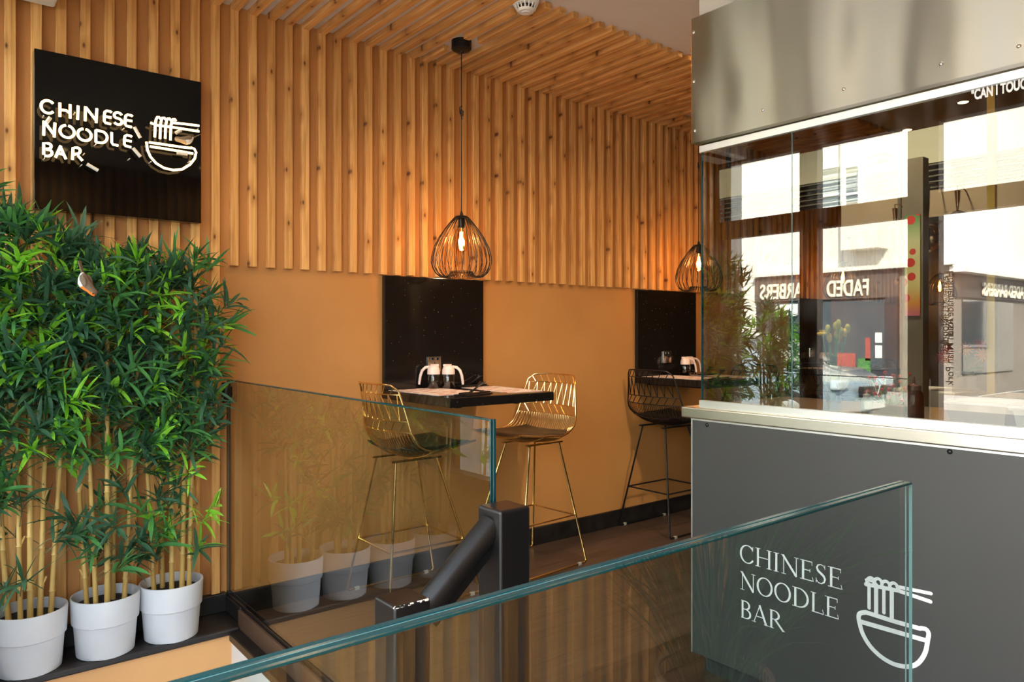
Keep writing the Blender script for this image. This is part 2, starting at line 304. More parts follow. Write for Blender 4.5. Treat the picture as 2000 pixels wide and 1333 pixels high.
# ------------------------------------------------------------------ mesh builder
class MB:
    def __init__(s): s.v = []; s.f = []; s.m = []
    def add(s, vs, fs, mi=0):
        o = len(s.v); s.v += [tuple(p) for p in vs]; s.f += [tuple(o+i for i in q) for q in fs]; s.m += [mi]*len(fs); return s
    def box(s, x0, x1, y0, y1, z0, z1, mi=0):
        vs = [(x, y, z) for x in (x0, x1) for y in (y0, y1) for z in (z0, z1)]
        return s.add(vs, [(0, 1, 3, 2), (4, 6, 7, 5), (0, 4, 5, 1), (2, 3, 7, 6), (0, 2, 6, 4), (1, 5, 7, 3)], mi)
    def hexa(s, p, mi=0):  # 8 points: bottom 4 then top 4, each ring counter-clockwise
        return s.add(p, [(3, 2, 1, 0), (4, 5, 6, 7), (0, 1, 5, 4), (1, 2, 6, 5), (2, 3, 7, 6), (3, 0, 4, 7)], mi)
    def tube(s, pts, r, n=8, closed=False, mi=0, cap=True):
        P = [Vector(p) for p in pts]; m = len(P); rr = r if isinstance(r, (list, tuple)) else [r]*m
        T = []
        for i in range(m):
            a = P[i-1] if (i > 0 or closed) else P[i]; b = P[(i+1) % m] if (i < m-1 or closed) else P[i]
            t = (b-a); T.append(t.normalized() if t.length > 1e-9 else Vector((0, 0, 1)))
        up = Vector((0, 0, 1)) if abs(T[0].z) < 0.9 else Vector((1, 0, 0))
        N = (up - T[0]*up.dot(T[0])).normalized(); vs = []
        for i in range(m):
            N = N - T[i]*N.dot(T[i])
            N = N.normalized() if N.length > 1e-6 else T[i].orthogonal().normalized()
            B = T[i].cross(N)
            for j in range(n):
                a = 2*PI*j/n; vs.append(P[i] + (N*math.cos(a)+B*math.sin(a))*rr[i])
        fs = []
        for i in range(m if closed else m-1):
            k = (i+1) % m
            for j in range(n): fs.append((i*n+j, i*n+(j+1) % n, k*n+(j+1) % n, k*n+j))
        if cap and not closed: fs.append(tuple(range(n-1, -1, -1))); fs.append(tuple((m-1)*n+j for j in range(n)))
        return s.add(vs, fs, mi)
    def lathe(s, prof, c=(0, 0, 0), n=32, mi=0, axis='z', cap=True):
        vs = []
        for r, z in prof:
            for j in range(n):
                a = 2*PI*j/n; x, y = r*math.cos(a), r*math.sin(a)
                p = (x, y, z) if axis == 'z' else ((z, x, y) if axis == 'x' else (y, z, x))
                vs.append((c[0]+p[0], c[1]+p[1], c[2]+p[2]))
        fs = []
        for i in range(len(prof)-1):
            for j in range(n): fs.append((i*n+j, i*n+(j+1) % n, (i+1)*n+(j+1) % n, (i+1)*n+j))
        if cap:
            if prof[0][0] > 1e-6: fs.append(tuple(range(n-1, -1, -1)))
            if prof[-1][0] > 1e-6: fs.append(tuple((len(prof)-1)*n+j for j in range(n)))
        return s.add(vs, fs, mi)
    def prism(s, poly, a0, a1, plane='xy', mi=0):
        n = len(poly)
        def P(p, q): return {'xy': (p[0], p[1], q), 'xz': (p[0], q, p[1]), 'yz': (q, p[0], p[1])}[plane]
        vs = [P(p, a0) for p in poly]+[P(p, a1) for p in poly]
        return s.add(vs, [tuple(range(n-1, -1, -1)), tuple(range(n, 2*n))]+[(i, (i+1) % n, n+(i+1) % n, n+i) for i in range(n)], mi)
    def ball(s, c, r, n=12, mi=0, sq=(1, 1, 1)):
        o = len(s.v); k = n//2+1
        prof = [(r*math.sin(PI*i/(k-1)), -r*math.cos(PI*i/(k-1))) for i in range(k)]
        prof[0] = (1e-5, -r); prof[-1] = (1e-5, r)
        s.lathe(prof, (0, 0, 0), n, mi, cap=False)
        for i in range(o, len(s.v)): p = s.v[i]; s.v[i] = (c[0]+p[0]*sq[0], c[1]+p[1]*sq[1], c[2]+p[2]*sq[2])
        return s
    def build(s, name, mats, parent=None, smooth=False, bevel=0, world=True, sub=0, seg=2):
        me = bpy.data.meshes.new(name); off = Vector((0, 0, 0))
        if parent is not None and world:
            q = parent
            while q is not None: off += Vector(q.location); q = q.parent
        me.from_pydata([(a-off.x, b-off.y, c-off.z) for a, b, c in s.v], [], s.f)
        if not isinstance(mats, (list, tuple)): mats = [mats]
        for x in mats: me.materials.append(x)
        if len(mats) > 1: me.polygons.foreach_set('material_index', s.m)
        if smooth:
            me.polygons.foreach_set('use_smooth', [True]*len(me.polygons))
            try: me.set_sharp_from_angle(angle=math.radians(42))
            except Exception: pass
        me.update()
        o = bpy.data.objects.new(name, me); C.objects.link(o)
        if parent is not None: o.parent = parent
        if bevel:
            b = o.modifiers.new('bevel', 'BEVEL'); b.width = bevel; b.segments = seg; b.limit_method = 'ANGLE'; b.angle_limit = 0.6
        if sub: o.modifiers.new('sub', 'SUBSURF').levels = sub; o.modifiers['sub'].render_levels = sub
        return o
def build_each(b, name, mats, parent, **kw):
    """one part per separate piece"""
    n = len(b.v); p = list(range(n))
    def fd(a):
        while p[a] != a: p[a] = p[p[a]]; a = p[a]
        return a
    for f_ in b.f:
        r = fd(f_[0])
        for q in f_[1:]: p[fd(q)] = r
    gr = {}
    for k, f_ in enumerate(b.f): gr.setdefault(fd(f_[0]), []).append(k)
    out = []
    for ks in gr.values():
        c = MB(); mp = {}
        for k in ks:
            for q in b.f[k]:
                if q not in mp: mp[q] = len(c.v); c.v.append(b.v[q])
            c.f.append(tuple(mp[q] for q in b.f[k])); c.m.append(b.m[k])
        out.append(c.build(name, mats, parent, **kw))
    return out
def struct(o, name=None):
    o['kind'] = 'structure'; return o
def tag(o, label, cat, group=None, kind=None):
    o['label'] = label; o['category'] = cat
    if group: o['group'] = group
    if kind: o['kind'] = kind
    return o
def thing(name, loc, label, cat, group=None, rz=0.0):
    o = bpy.data.objects.new(name, None); C.objects.link(o); o.location = loc; o.rotation_euler = (0, 0, rz)
    o.empty_display_size = 0.05; return tag(o, label, cat, group)
def copy_thing(src, loc, rz=0.0, label=None, group=None):
    r = src.copy(); C.objects.link(r); r.location = loc; r.rotation_euler = (0, 0, rz)
    if label: r['label'] = label
    if group: r['group'] = group
    def rec(a, b):
        for ch in list(a.children):
            c = ch.copy(); C.objects.link(c); c.parent = b; rec(ch, c)
    rec(src, r); return r
def text_mesh(name, body, size, extr, m, sx=1.0, bold=0.0, align='LEFT'):
    cu = bpy.data.curves.new(name, 'FONT'); cu.body = body; cu.size = size; cu.extrude = extr; cu.offset = bold; cu.align_x = align
    t = bpy.data.objects.new('tmp_text', cu); C.objects.link(t); bpy.context.view_layer.update()
    me = bpy.data.meshes.new_from_object(t.evaluated_get(bpy.context.evaluated_depsgraph_get()))
    bpy.data.objects.remove(t); bpy.data.curves.remove(cu)
    for v in me.vertices: v.co.x *= sx
    me.materials.clear(); me.materials.append(m); me.name = name
    o = bpy.data.objects.new(name, me); C.objects.link(o); return o

# ================================================================== SETTING
XG = 1.09           # plane of the side balustrade
XC = 2.33           # face of the kitchen counter
YF = -2.987         # plane of the front balustrade
LZ = 0.04           # planter ledge height
YL = -0.250          # ledge front
XW0, XW1 = -0.11, 8.3
YB = -4.2

# floor: restaurant side, with the stairwell left open
b = MB()
b.box(XG-0.03, XW1, YB, 0.0, -0.25, 0.0)
b.box(XW0-0.05, XG-0.03, YB, YF-0.03, -0.25, 0.0)
struct(b.build('floor', M['floor']))
b = MB(); b.box(XW0, XW1, 0.0, 0.25, -2.6, CEIL+0.3)
wall_left = struct(b.build('wall_left', M['wall']))
b = MB(); b.box(XW0-0.08, XW1, YB, 0.0, CEIL, CEIL+0.25)
ceiling = struct(b.build('ceiling', M['ceil']))
b = MB(); b.box(XW1, XW1+0.2, YB, 0.25, -0.2, CEIL+0.3); struct(b.build('wall_back', M['taupe']))
b = MB(); b.box(XW0, XW1, YB-0.2, YB, -0.2, CEIL+0.3); wr = struct(b.build('wall_right', M['taupe_in']))
b = MB()
x = 0.1
while x < 5.5: b.box(x, x+BW, YB, YB+0.03, 0.1, CEIL); x += PITCH
b.build('batten_cladding', M['batten_z'], wr)
b = MB(); b.box(XW0-0.05, XW1+0.2, YB-0.2, 0.25, CEIL+0.32, 4.2); struct(b.build('upper_sun_block', M['render']))  # unseen mass keeping sun out of the room, low so the car stays lit

# battens on the left wall and across the ceiling
wb = MB(); rnd = random.Random(3)
k0 = -14
for k in range(k0, 86):
    x0 = BX0 + k*PITCH
    if x0 < XW0+0.02 or x0 > XW1-0.1: continue
    j = rnd.uniform(-0.0015, 0.0015); zb = 0.125 if x0 < 1.035 else CLZ + rnd.uniform(-0.002, 0.002)
    wb.box(x0+j, x0+BW+j, -BT, 0.0, zb, CEIL)
wb.build('batten_cladding', M['batten_z'], wall_left, bevel=0.0015, seg=1)
cb = MB(); CY = -0.945
PX = [2.17+1.965*i for i in range(4)]
for k in range(k0, 86):
    x0 = BX0 + k*PITCH
    if x0 < XW0+0.02 or x0 > XW1-0.1: continue
    y1 = CY + rnd.uniform(-0.004, 0.004); xc = x0+BW/2
    if abs(xc-2.11) < 0.045: y1 = -0.80
    gap = any(abs(xc-p) < 0.075 for p in PX)
    if gap:
        cb.box(x0, x0+BW, -0.235, -BT, CEIL-0.030, CEIL); cb.box(x0, x0+BW, y1, -0.415, CEIL-0.030, CEIL)
    else: cb.box(x0, x0+BW, y1, -BT, CEIL-0.030, CEIL)
cb.build('batten_cladding', M['batten_y'], ceiling, bevel=0.0015, seg=1)

# skirtings, ledge, stairwell
b = MB(); b.box(XG+0.012, XW1, -0.018, 0.0, 0.0, 0.108); struct(b.build('baseboard_left', M['skirt'], bevel=0.004))
b = MB(); b.box(XW0, XG-0.012, -0.036, 0.0, LZ, 0.122); struct(b.build('baseboard_ledge', M['skirt'], bevel=0.003))
b = MB(); b.box(XW0, XG-0.012, YL+0.002, 0.0, 0.0, LZ); b.box(XW0, 1.062, YL-0.012, YL+0.02, 0.014, LZ+0.003)
struct(b.build('trim_1', M['ledge'], bevel=0.008))
b = MB(); b.box(XG-0.018, XG+0.012, YL+0.02, 0.0, LZ, 0.112); struct(b.build('trim_2', M['skirt'], bevel=0.003))
b = MB(); b.box(XW0, 1.03, YL-0.0, 0.0, -2.6, 0.014); struct(b.build('wall_stairwell_left', M['orange_wall']))
b = MB(); b.box(1.03, XG-0.03, -2.07, YL, -2.6, 0.0); struct(b.build('wall_stairwell_end', M['white_wall']))
b = MB(); b.box(1.012, 1.062, -2.07, YL-0.02, -0.004, 0.034); struct(b.build('trim_3', M['black_paint'], bevel=0.006))
b = MB(); b.box(1.062, XG-0.012, -2.07, YL+0.02, 0.0, 0.106); struct(b.build('trim_4', M['brown_kerb'], bevel=0.004))
b = MB(); b.box(XG-0.0125, XG-0.009, -2.07, -0.018, 0.100, 0.122); b.box(XG+0.009, XG+0.0125, -2.07, -0.018, 0.0, 0.122)
b.box(XG-0.009, XG+0.009, -2.07, -0.018, 0.0, 0.108)
struct(b.build('trim_5', M['black_paint']))
b = MB(); b.box(XW0, 1.05, YF-0.03, YF+0.03, -2.6, -0.0); struct(b.build('wall_stairwell_right', M['white_wall']))
b = MB(); b.box(XW0-0.15, 1.1, YF, 0.2, -2.7, -2.6); struct(b.build('floor_stairwell', M['floor']))
b = MB()
for i in range(5):
    z = -0.19*(i+1); b.box(1.06-0.25*(i+1), 1.06-0.25*i+0.02, YF+0.03, -2.09, z-0.16, z)
struct(b.build('trim_6', M['ledge'], bevel=0.006))
b = MB(); b.box(XW0-0.15, XW0, YB, 0.2, -2.7, 0.0); struct(b.build('wall_stairwell_front', M['white_wall']))

# shopfront (plane x about -0.11): frames, transom lights, panes
b = MB()
for y0, y1 in ((-0.045, 0.0), (-0.83, -0.70), (-1.60, -1.42)):
    b.box(-0.16, -0.08, y0, y1, 0.0, CEIL)
b.box(-0.16, -0.08, -3.05, 0.0, 2.02, 2.15); b.box(-0.16, -0.08, YB, 0.0, 2.58, CEIL); b.box(-0.16, -0.08, -1.5, 0.0, 0.0, 0.55)
b.box(-0.16, -0.08, -3.05, -2.95, 2.02, 2.6); b.box(-0.16, -0.08, YB, -4.12, 0.0, CEIL)
win = struct(b.build('window_1', M['frame'], bevel=0.004))
b = MB()
for y0, y1 in ((-0.70, -0.045), (-1.42, -0.83)):
    b.box(-0.122, -0.118, y0, y1, 0.55, 2.02); b.box(-0.122, -0.118, y0, y1, 2.15, 2.58)
b.box(-0.122, -0.118, -2.95, -1.60, 2.15, 2.58)
b.build('pane', M['shop_glass'], win)
b = MB(); b.box(-0.30, -0.16, -0.09, 0.25, 0.0, CEIL+0.3); struct(b.build('trim_7', M['plaster']))

# ------------------------------------------------------------------ glass balustrades
def glass_panel(name, x0, x1, y0, y1, z0, z1, along, gm, label):
    """laminated panel: two sheets; big faces clear, rim teal"""
    t = thing(name, ((x0+x1)/2, (y0+y1)/2, z0), label, 'glass balustrade')
    b = MB(); e = MB(); ip = MB(); r = 0.0015
    if along == 'y':
        b.add([(x0, y0, z0), (x0, y1, z0), (x0, y1, z1), (x0, y0, z1)], [(0, 3, 2, 1)])
        b.v = [(x0, y0, z0), (x0, y1, z0), (x0, y1, z1), (x0, y0, z1), (x1, y0, z0), (x1, y1, z0), (x1, y1, z1), (x1, y0, z1)]
        b.f = [(0, 3, 2, 1), (4, 5, 6, 7)]; b.m = [0, 0]
        m0, m1 = (x0+x1)/2-0.0009, (x0+x1)/2+0.0009
        for a0, a1 in ((x0, m0), (m1, x1)):
            e.box(a0, a1, y0, y1, z1-0.004, z1); e.box(a0, a1, y0, y0+0.004, z0, z1-0.004); e.box(a0, a1, y1-0.004, y1, z0, z1-0.004)
        ip.box(m0, m1, y0+0.001, y1-0.001, z1-0.004, z1-0.0008); ip.box(m0, m1, y0+0.0008, y0+0.004, z0, z1-0.004)
    else:
        b.v = [(x0, y0, z0), (x1, y0, z0), (x1, y0, z1), (x0, y0, z1), (x0, y1, z0), (x1, y1, z0), (x1, y1, z1), (x0, y1, z1)]
        b.f = [(0, 1, 2, 3), (4, 7, 6, 5)]; b.m = [0, 0]
        m0, m1 = (y0+y1)/2-0.0009, (y0+y1)/2+0.0009
        for a0, a1 in ((y0, m0), (m1, y1)):
            e.box(x0, x1, a0, a1, z1-0.004, z1); e.box(x0, x0+0.004, a0, a1, z0, z1-0.004)
        ip.box(x0+0.001, x1-0.001, m0, m1, z1-0.004, z1-0.0008); ip.box(x1-0.0005, x1, y0, y0+0.0045, z0, z1-0.004); ip.box(x1-0.0005, x1, m0, m1, z0, z1-0.004)
    b.build('pane', gm, t); ee = e.build('polished_edge', M['edge'], t, bevel=0.0012, seg=1); ee['label'] = 'teal polished glass edge'
    ip.build('interlayer', M['edge_pale'], t)
    return t
t = glass_panel('glass_balustrade', XG-0.0088, XG+0.0088, -2.02, -0.02, 0.10, 1.09, 'y', M['mid_glass'],
                'clear glass balustrade panel running out from the wall beside the bamboo, reflecting the pots')
b = MB(); b.lathe([(0.0165, -0.045), (0.019, -0.040), (0.019, 0.040), (0.0165, 0.045)], (XG-0.024, -0.060, 1.035), 24)
b.box(XG-0.024, XG+0.002, -0.066, -0.054, 1.01, 1.06); b.tube([(XG-0.024, -0.06, 1.035), (XG-0.024, -0.015, 1.035)], 0.006, 8)
b.build('clamp', M['black_metal'], t, smooth=True)
b = MB(); b.box(XG-0.012, XG+0.012, -2.028, -2.0, 0.80, 0.86); build_each(b, 'end_clip', M['alu'], t, bevel=0.003)
t = glass_panel('glass_balustrade', XW0+0.02, 1.093, YF-0.0088, YF+0.0088, 0.0, 1.09, 'x', M['front_glass'],
                'greenish glass balustrade panel in the foreground, sloping across the bottom of the picture')

# ------------------------------------------------------------------ newel posts and handrail: one railing
t = thing('stair_railing', (1.075, -2.08, 0), 'black painted timber stair railing with two square posts, chipped on the lower one', 'stair railing')
def chipped():
    m = noisy('chipped_black_paint', (0.006, 0.0055, 0.006), (0.014, 0.012, 0.012), 14, 0.33, bump=0.04, lo=0.5, hi=0.9); b = m.node_tree.nodes['Principled BSDF']
    src = b.inputs['Base Color'].links[0].from_socket
    tc = nd(m, 'ShaderNodeTexCoord'); ge = nd(m, 'ShaderNodeNewGeometry')
    no = nd(m, 'ShaderNodeTexNoise'); no.inputs['Scale'].default_value = 120; no.inputs['Detail'].default_value = 5; lk(m, tc.outputs['Object'], no.inputs['Vector'])
    sp = nd(m, 'ShaderNodeSeparateXYZ'); lk(m, ge.outputs['Normal'], sp.inputs[0])
    az = math_n(m, 'ABSOLUTE', sp.outputs[2]); edge = math_n(m, 'MULTIPLY', math_n(m, 'GREATER_THAN', az, 0.22), math_n(m, 'LESS_THAN', az, 0.97))
    side = math_n(m, 'LESS_THAN', sp.outputs[1], -0.10)
    on = math_n(m, 'MULTIPLY', math_n(m, 'MULTIPLY', edge, side), math_n(m, 'GREATER_THAN', no.outputs[0], 0.50))
    lk(m, mixc(m, on, src, (0.70, 0.62, 0.56)), b.inputs['Base Color']); return m
M['chipped'] = chipped()
b = MB(); b.box(1.030, 1.120, -2.126, -2.036, 0.0, 0.893); b.build('newel_post', M['black_paint'], t, bevel=0.007, seg=4)
b = MB(); b.box(0.764, 0.854, -2.110, -2.020, -0.38, 0.731); o = b.build('newel_post', M['chipped'], t, bevel=0.007, seg=4)
o['label'] = 'lower newel post with chipped paint on its top edge'
b = MB(); p0 = Vector((0.850, -2.078, 0.690)); p1 = Vector((1.034, -2.078, 0.846))
dr = (p1-p0).normalized(); nrm = Vector((-dr.z, 0, dr.x))
b.tube([p0-dr*0.01, p1+dr*0.01], 0.031, 32)
prof = [(-0.010, -0.028), (0.010, -0.028), (0.008, -0.042), (-0.008, -0.042)]
b.hexa([tuple(p+Vector((0, a, 0))+nrm*c) for p in (p0, p1) for a, c in ((-0.015, -0.026), (0.015, -0.026), (0.012, -0.046), (-0.012, -0.046))])
b.build('handrail', M['black_paint'], t, smooth=True)

# ------------------------------------------------------------------ wall panels and tables
def wall_table(i, label_p, label_t):
    x0 = 1.887+1.965*i; x1 = x0+0.642
    b = MB(); b.box(x0, x1, -0.03, 0.0, 0.99, 1.606); o = b.build('granite_wall_panel', M['granite'], bevel=0.0025)
    tag(o, label_p, 'wall panel', 'granite panels on the left wall')
    t = thing('wall_table', (x0+0.32, -0.32, 0.958), label_t, 'table', 'granite tables along the left wall')
    b = MB(); b.box(x0-0.002, x1-0.006, -0.645, -0.0, 0.958, 1.003); b.build('tabletop', M['granite'], t, bevel=0.003)
    b = MB()
    for xx in (x0+0.12, x1-0.16): b.box(xx, xx+0.03, -0.52, -0.0, 0.940, 0.958)
    build_each(b, 'bracket', M['black_metal'], t)
    s = thing('power_socket', (x0+0.31, -0.034, 1.13), ('chrome power socket above the %s table' % ('near', 'middle', 'far')[i]), 'power socket', 'power sockets above the tables')
    b = MB(); b.box(x0+0.26, x0+0.346, -0.040, -0.029, 1.088, 1.174); b.build('faceplate', M['chrome'], s, bevel=0.003)
    b = MB()
    for q in (0.303,):
        for dx, dz, ww, hh in ((0, 0.014, 0.004, 0.009), (-0.011, -0.008, 0.007, 0.004), (0.011, -0.008, 0.007, 0.004)):
            b.box(x0+q+dx-ww/2, x0+q+dx+ww/2, -0.0415, -0.039, 1.125+dz-hh/2, 1.125+dz+hh/2)
    build_each(b, 'pin_slot', M['black_pl'], s)
    b = MB()
    for q in (0.280, 0.312): b.box(x0+q, x0+q+0.014, -0.043, -0.039, 1.155, 1.168)
    build_each(b, 'switch', M['black_pl'], s)
    return x0
TN = ('near', 'middle', 'far')
for i in range(3):
    wall_table(i, ('tall black granite splash panel fixed above the near wall table', 'black granite panel behind the middle wall table, left of the kitchen glass',
                   'black granite panel behind the far wall table, seen through the kitchen glass')[i],
               ('black granite wall table between the two brass stools', 'black granite wall table beside the black wire stool', 'far black granite wall table seen through the kitchen glass')[i])
# menus
def menu(cx, cy, rz, label, wd=0.21, ht=0.40):
    b = MB(); b.box(-wd/2, wd/2, -ht/2, ht/2, 0, 0.0012); o = b.build('paper_menu', M['menu']); o.location = (cx, cy, 1.0035); o.rotation_euler = (0, 0, rz)
    return tag(o, label, 'menu', 'paper menus on the tables')
for i in range(3):
    dx = 1.965*i
    menu(2.055+dx, -0.27, 0.06, 'pale printed paper menu on the left side of the %s table' % TN[i], 0.30, 0.44)
    menu(2.400+dx, -0.36, -0.05, 'pale printed paper menu on the right side of the %s table' % TN[i], 0.22, 0.44)
# sauce dispensers
def dispenser(label):
    t = thing('sauce_dispenser', (0, 0, 0), label, 'sauce dispenser')
    t['group'] = 'sauce dispensers on the tables'
    b = MB(); b.lathe([(0.030, 0.0), (0.033, 0.004), (0.033, 0.078), (0.029, 0.084)], n=28); b.build('jar', M['clear'], t, smooth=True)
    b = MB(); b.lathe([(0.0285, 0.003), (0.0305, 0.006), (0.0305, 0.034), (0.0005, 0.034)], n=28); b.build('sauce', M['soy'], t, smooth=True)
    b = MB(); b.lathe([(0.0345, 0.078), (0.035, 0.082), (0.034, 0.100), (0.028, 0.117), (0.016, 0.127), (0.0005, 0.130)], n=28)
    b.tube([(0.015, 0, 0.118), (-0.028, 0, 0.126)], [0.014, 0.006], 10); b.build('lid', M['cream_pl'], t, smooth=True)
    b = MB(); b.tube([(0.020, 0, 0.118), (0.045, 0, 0.114), (0.062, 0, 0.098), (0.072, 0, 0.070), (0.077, 0, 0.035), (0.078, 0, 0.022)], [0.008, 0.008, 0.0078, 0.0075, 0.007, 0.006], 10)
    b.build('handle', M['cream_pl'], t, smooth=True)
    return t
d0 = dispenser('glass sauce dispenser with cream lid on the near table, handle pointing left')
ZT = 1.0035
d0.location = (2.150, -0.092, ZT); d0.rotation_euler = (0, 0, 2.47)
copy_thing(d0, (2.211, -0.143, ZT), -0.674, 'glass sauce dispenser with cream lid on the near table, handle pointing right')
copy_thing(d0, (4.235, -0.135, ZT), -0.62, 'glass sauce dispenser on the middle table, nearer the wall edge')
copy_thing(d0, (4.315, -0.115, ZT), -0.62, 'glass sauce dispenser on the middle table, nearer the kitchen')
copy_thing(d0, (6.165, -0.115, ZT), -0.62, 'left glass sauce dispenser on the far table behind the flowers')
copy_thing(d0, (6.245, -0.105, ZT), -0.62, 'right glass sauce dispenser on the far table behind the flowers')
# cutlery: folded pouch with a melamine spoon and chopsticks
def cutlery(label):
    t = thing('cutlery_set', (0, 0, 0), label, 'cutlery set'); t['group'] = 'cutlery sets on the tables'
    b = MB(); b.box(-0.10, 0.10, -0.045, 0.045, 0.0, 0.004); b.build('napkin_pouch', M['leather'], t, bevel=0.0018)
    b = MB()
    for q in (-0.030, -0.016): b.tube([(-0.13, q, 0.0075), (0.10, q+0.004, 0.0085)], [0.0022, 0.0036], 8)
    build_each(b, 'chopstick', M['black_pl'], t, smooth=True)
    b = MB(); n = 9
    pts = []
    for i in range(n+1):
        s_ = i/n; x = -0.095+0.19*s_
        z = 0.0105+0.03*max(0, s_-0.45)**1.2*3.2
        wd = 0.022*math.sin(PI*min(1, s_/0.42))**0.7 if s_ < 0.30 else (0.022-(0.022-0.007)*min(1, (s_-0.30)/0.2)) if s_ < 0.8 else 0.007+0.012*(s_-0.8)/0.2
        wd = max(wd, 0.003); dip = 0.006 if 0.05 < s_ < 0.4 else 0.001
        pts.append((x, z, wd, dip))
    vs = []; fs = []
    for x, z, wd, dip in pts:
        for q in (-1, -0.5, 0, 0.5, 1): vs.append((x, 0.015+q*wd, z-dip*(1-q*q)+0.0))
        for q in (1, 0.5, 0, -0.5, -1): vs.append((x, 0.015+q*wd, z-dip*(1-q*q)-0.003))
    for i in range(n):
        for j in range(10): fs.append((i*10+j, i*10+(j+1) % 10, (i+1)*10+(j+1) % 10, (i+1)*10+j))
    fs.append(tuple(range(9, -1, -1))); fs.append(tuple(n*10+j for j in range(10)))
    b.add(vs, fs); b.build('spoon', M['black_pl'], t, smooth=True)
    return t
c0 = cutlery('black spoon and chopsticks on a folded black pouch at the front of the near table')
c0.location = (2.10, -0.53, ZT); c0.rotation_euler = (0, 0, 0.30)
copy_thing(c0, (2.40, -0.085, ZT), 0.15, 'black spoon and chopsticks set at the back of the near table by the wall')
copy_thing(c0, (4.06, -0.55, ZT), 0.30, 'black cutlery set at the front of the middle table')
copy_thing(c0, (4.37, -0.215, ZT), 0.15, 'black cutlery set at the back of the middle table')
copy_thing(c0, (6.30, -0.50, ZT), 0.30, 'black cutlery set on the far table')

# ------------------------------------------------------------------ wire stools
PROF = [(-0.262, 1.062), (-0.250, 1.020), (-0.235, 0.960), (-0.222, 0.900), (-0.212, 0.850), (-0.200, 0.800), (-0.176, 0.750), (-0.135, 0.712), (-0.075, 0.694), (0.0, 0.694), (0.08, 0.704), (0.16, 0.722), (0.22, 0.738), (0.238, 0.742)]
PL = [0.0]
for a_, b_ in zip(PROF, PROF[1:]): PL.append(PL[-1]+math.hypot(b_[0]-a_[0], b_[1]-a_[1]))
def surf(u, v, off=0.0):
    s_ = v*PL[-1]; i = 0
    while i < len(PL)-2 and PL[i+1] < s_: i += 1
    t_ = (s_-PL[i])/(PL[i+1]-PL[i]); a_, b_ = PROF[i], PROF[i+1]
    px = a_[0]+(b_[0]-a_[0])*t_; pz = a_[1]+(b_[1]-a_[1])*t_
    ww = 0.182+0.058*min(1, v/0.35) if v < 0.35 else 0.240-0.045*max(0, (v-0.55)/0.45)**2
    q = abs(u)**2.4; bk = max(0, min(1, (0.55-v)/0.25)); st = 1-bk
    fx = 0.055*bk + 0.05*max(0, 1-abs(v-0.5)/0.2); fz = 0.050*st*(1-0.55*max(0, (v-0.75)/0.25))
    d = Vector((b_[0]-a_[0], 0, b_[1]-a_[1])).normalized(); nx, nz = (-d.z, d.x)
    if nx < 0 and bk > 0.5: nx, nz = -nx, -nz
    if nz < 0 and bk <= 0.5: nx, nz = -nx, -nz
    zz = pz+fz*q-(0.012*abs(u)**6 if v < 0.02 else 0)
    return Vector((px+fx*q+nx*off, ww*u, zz+nz*off))
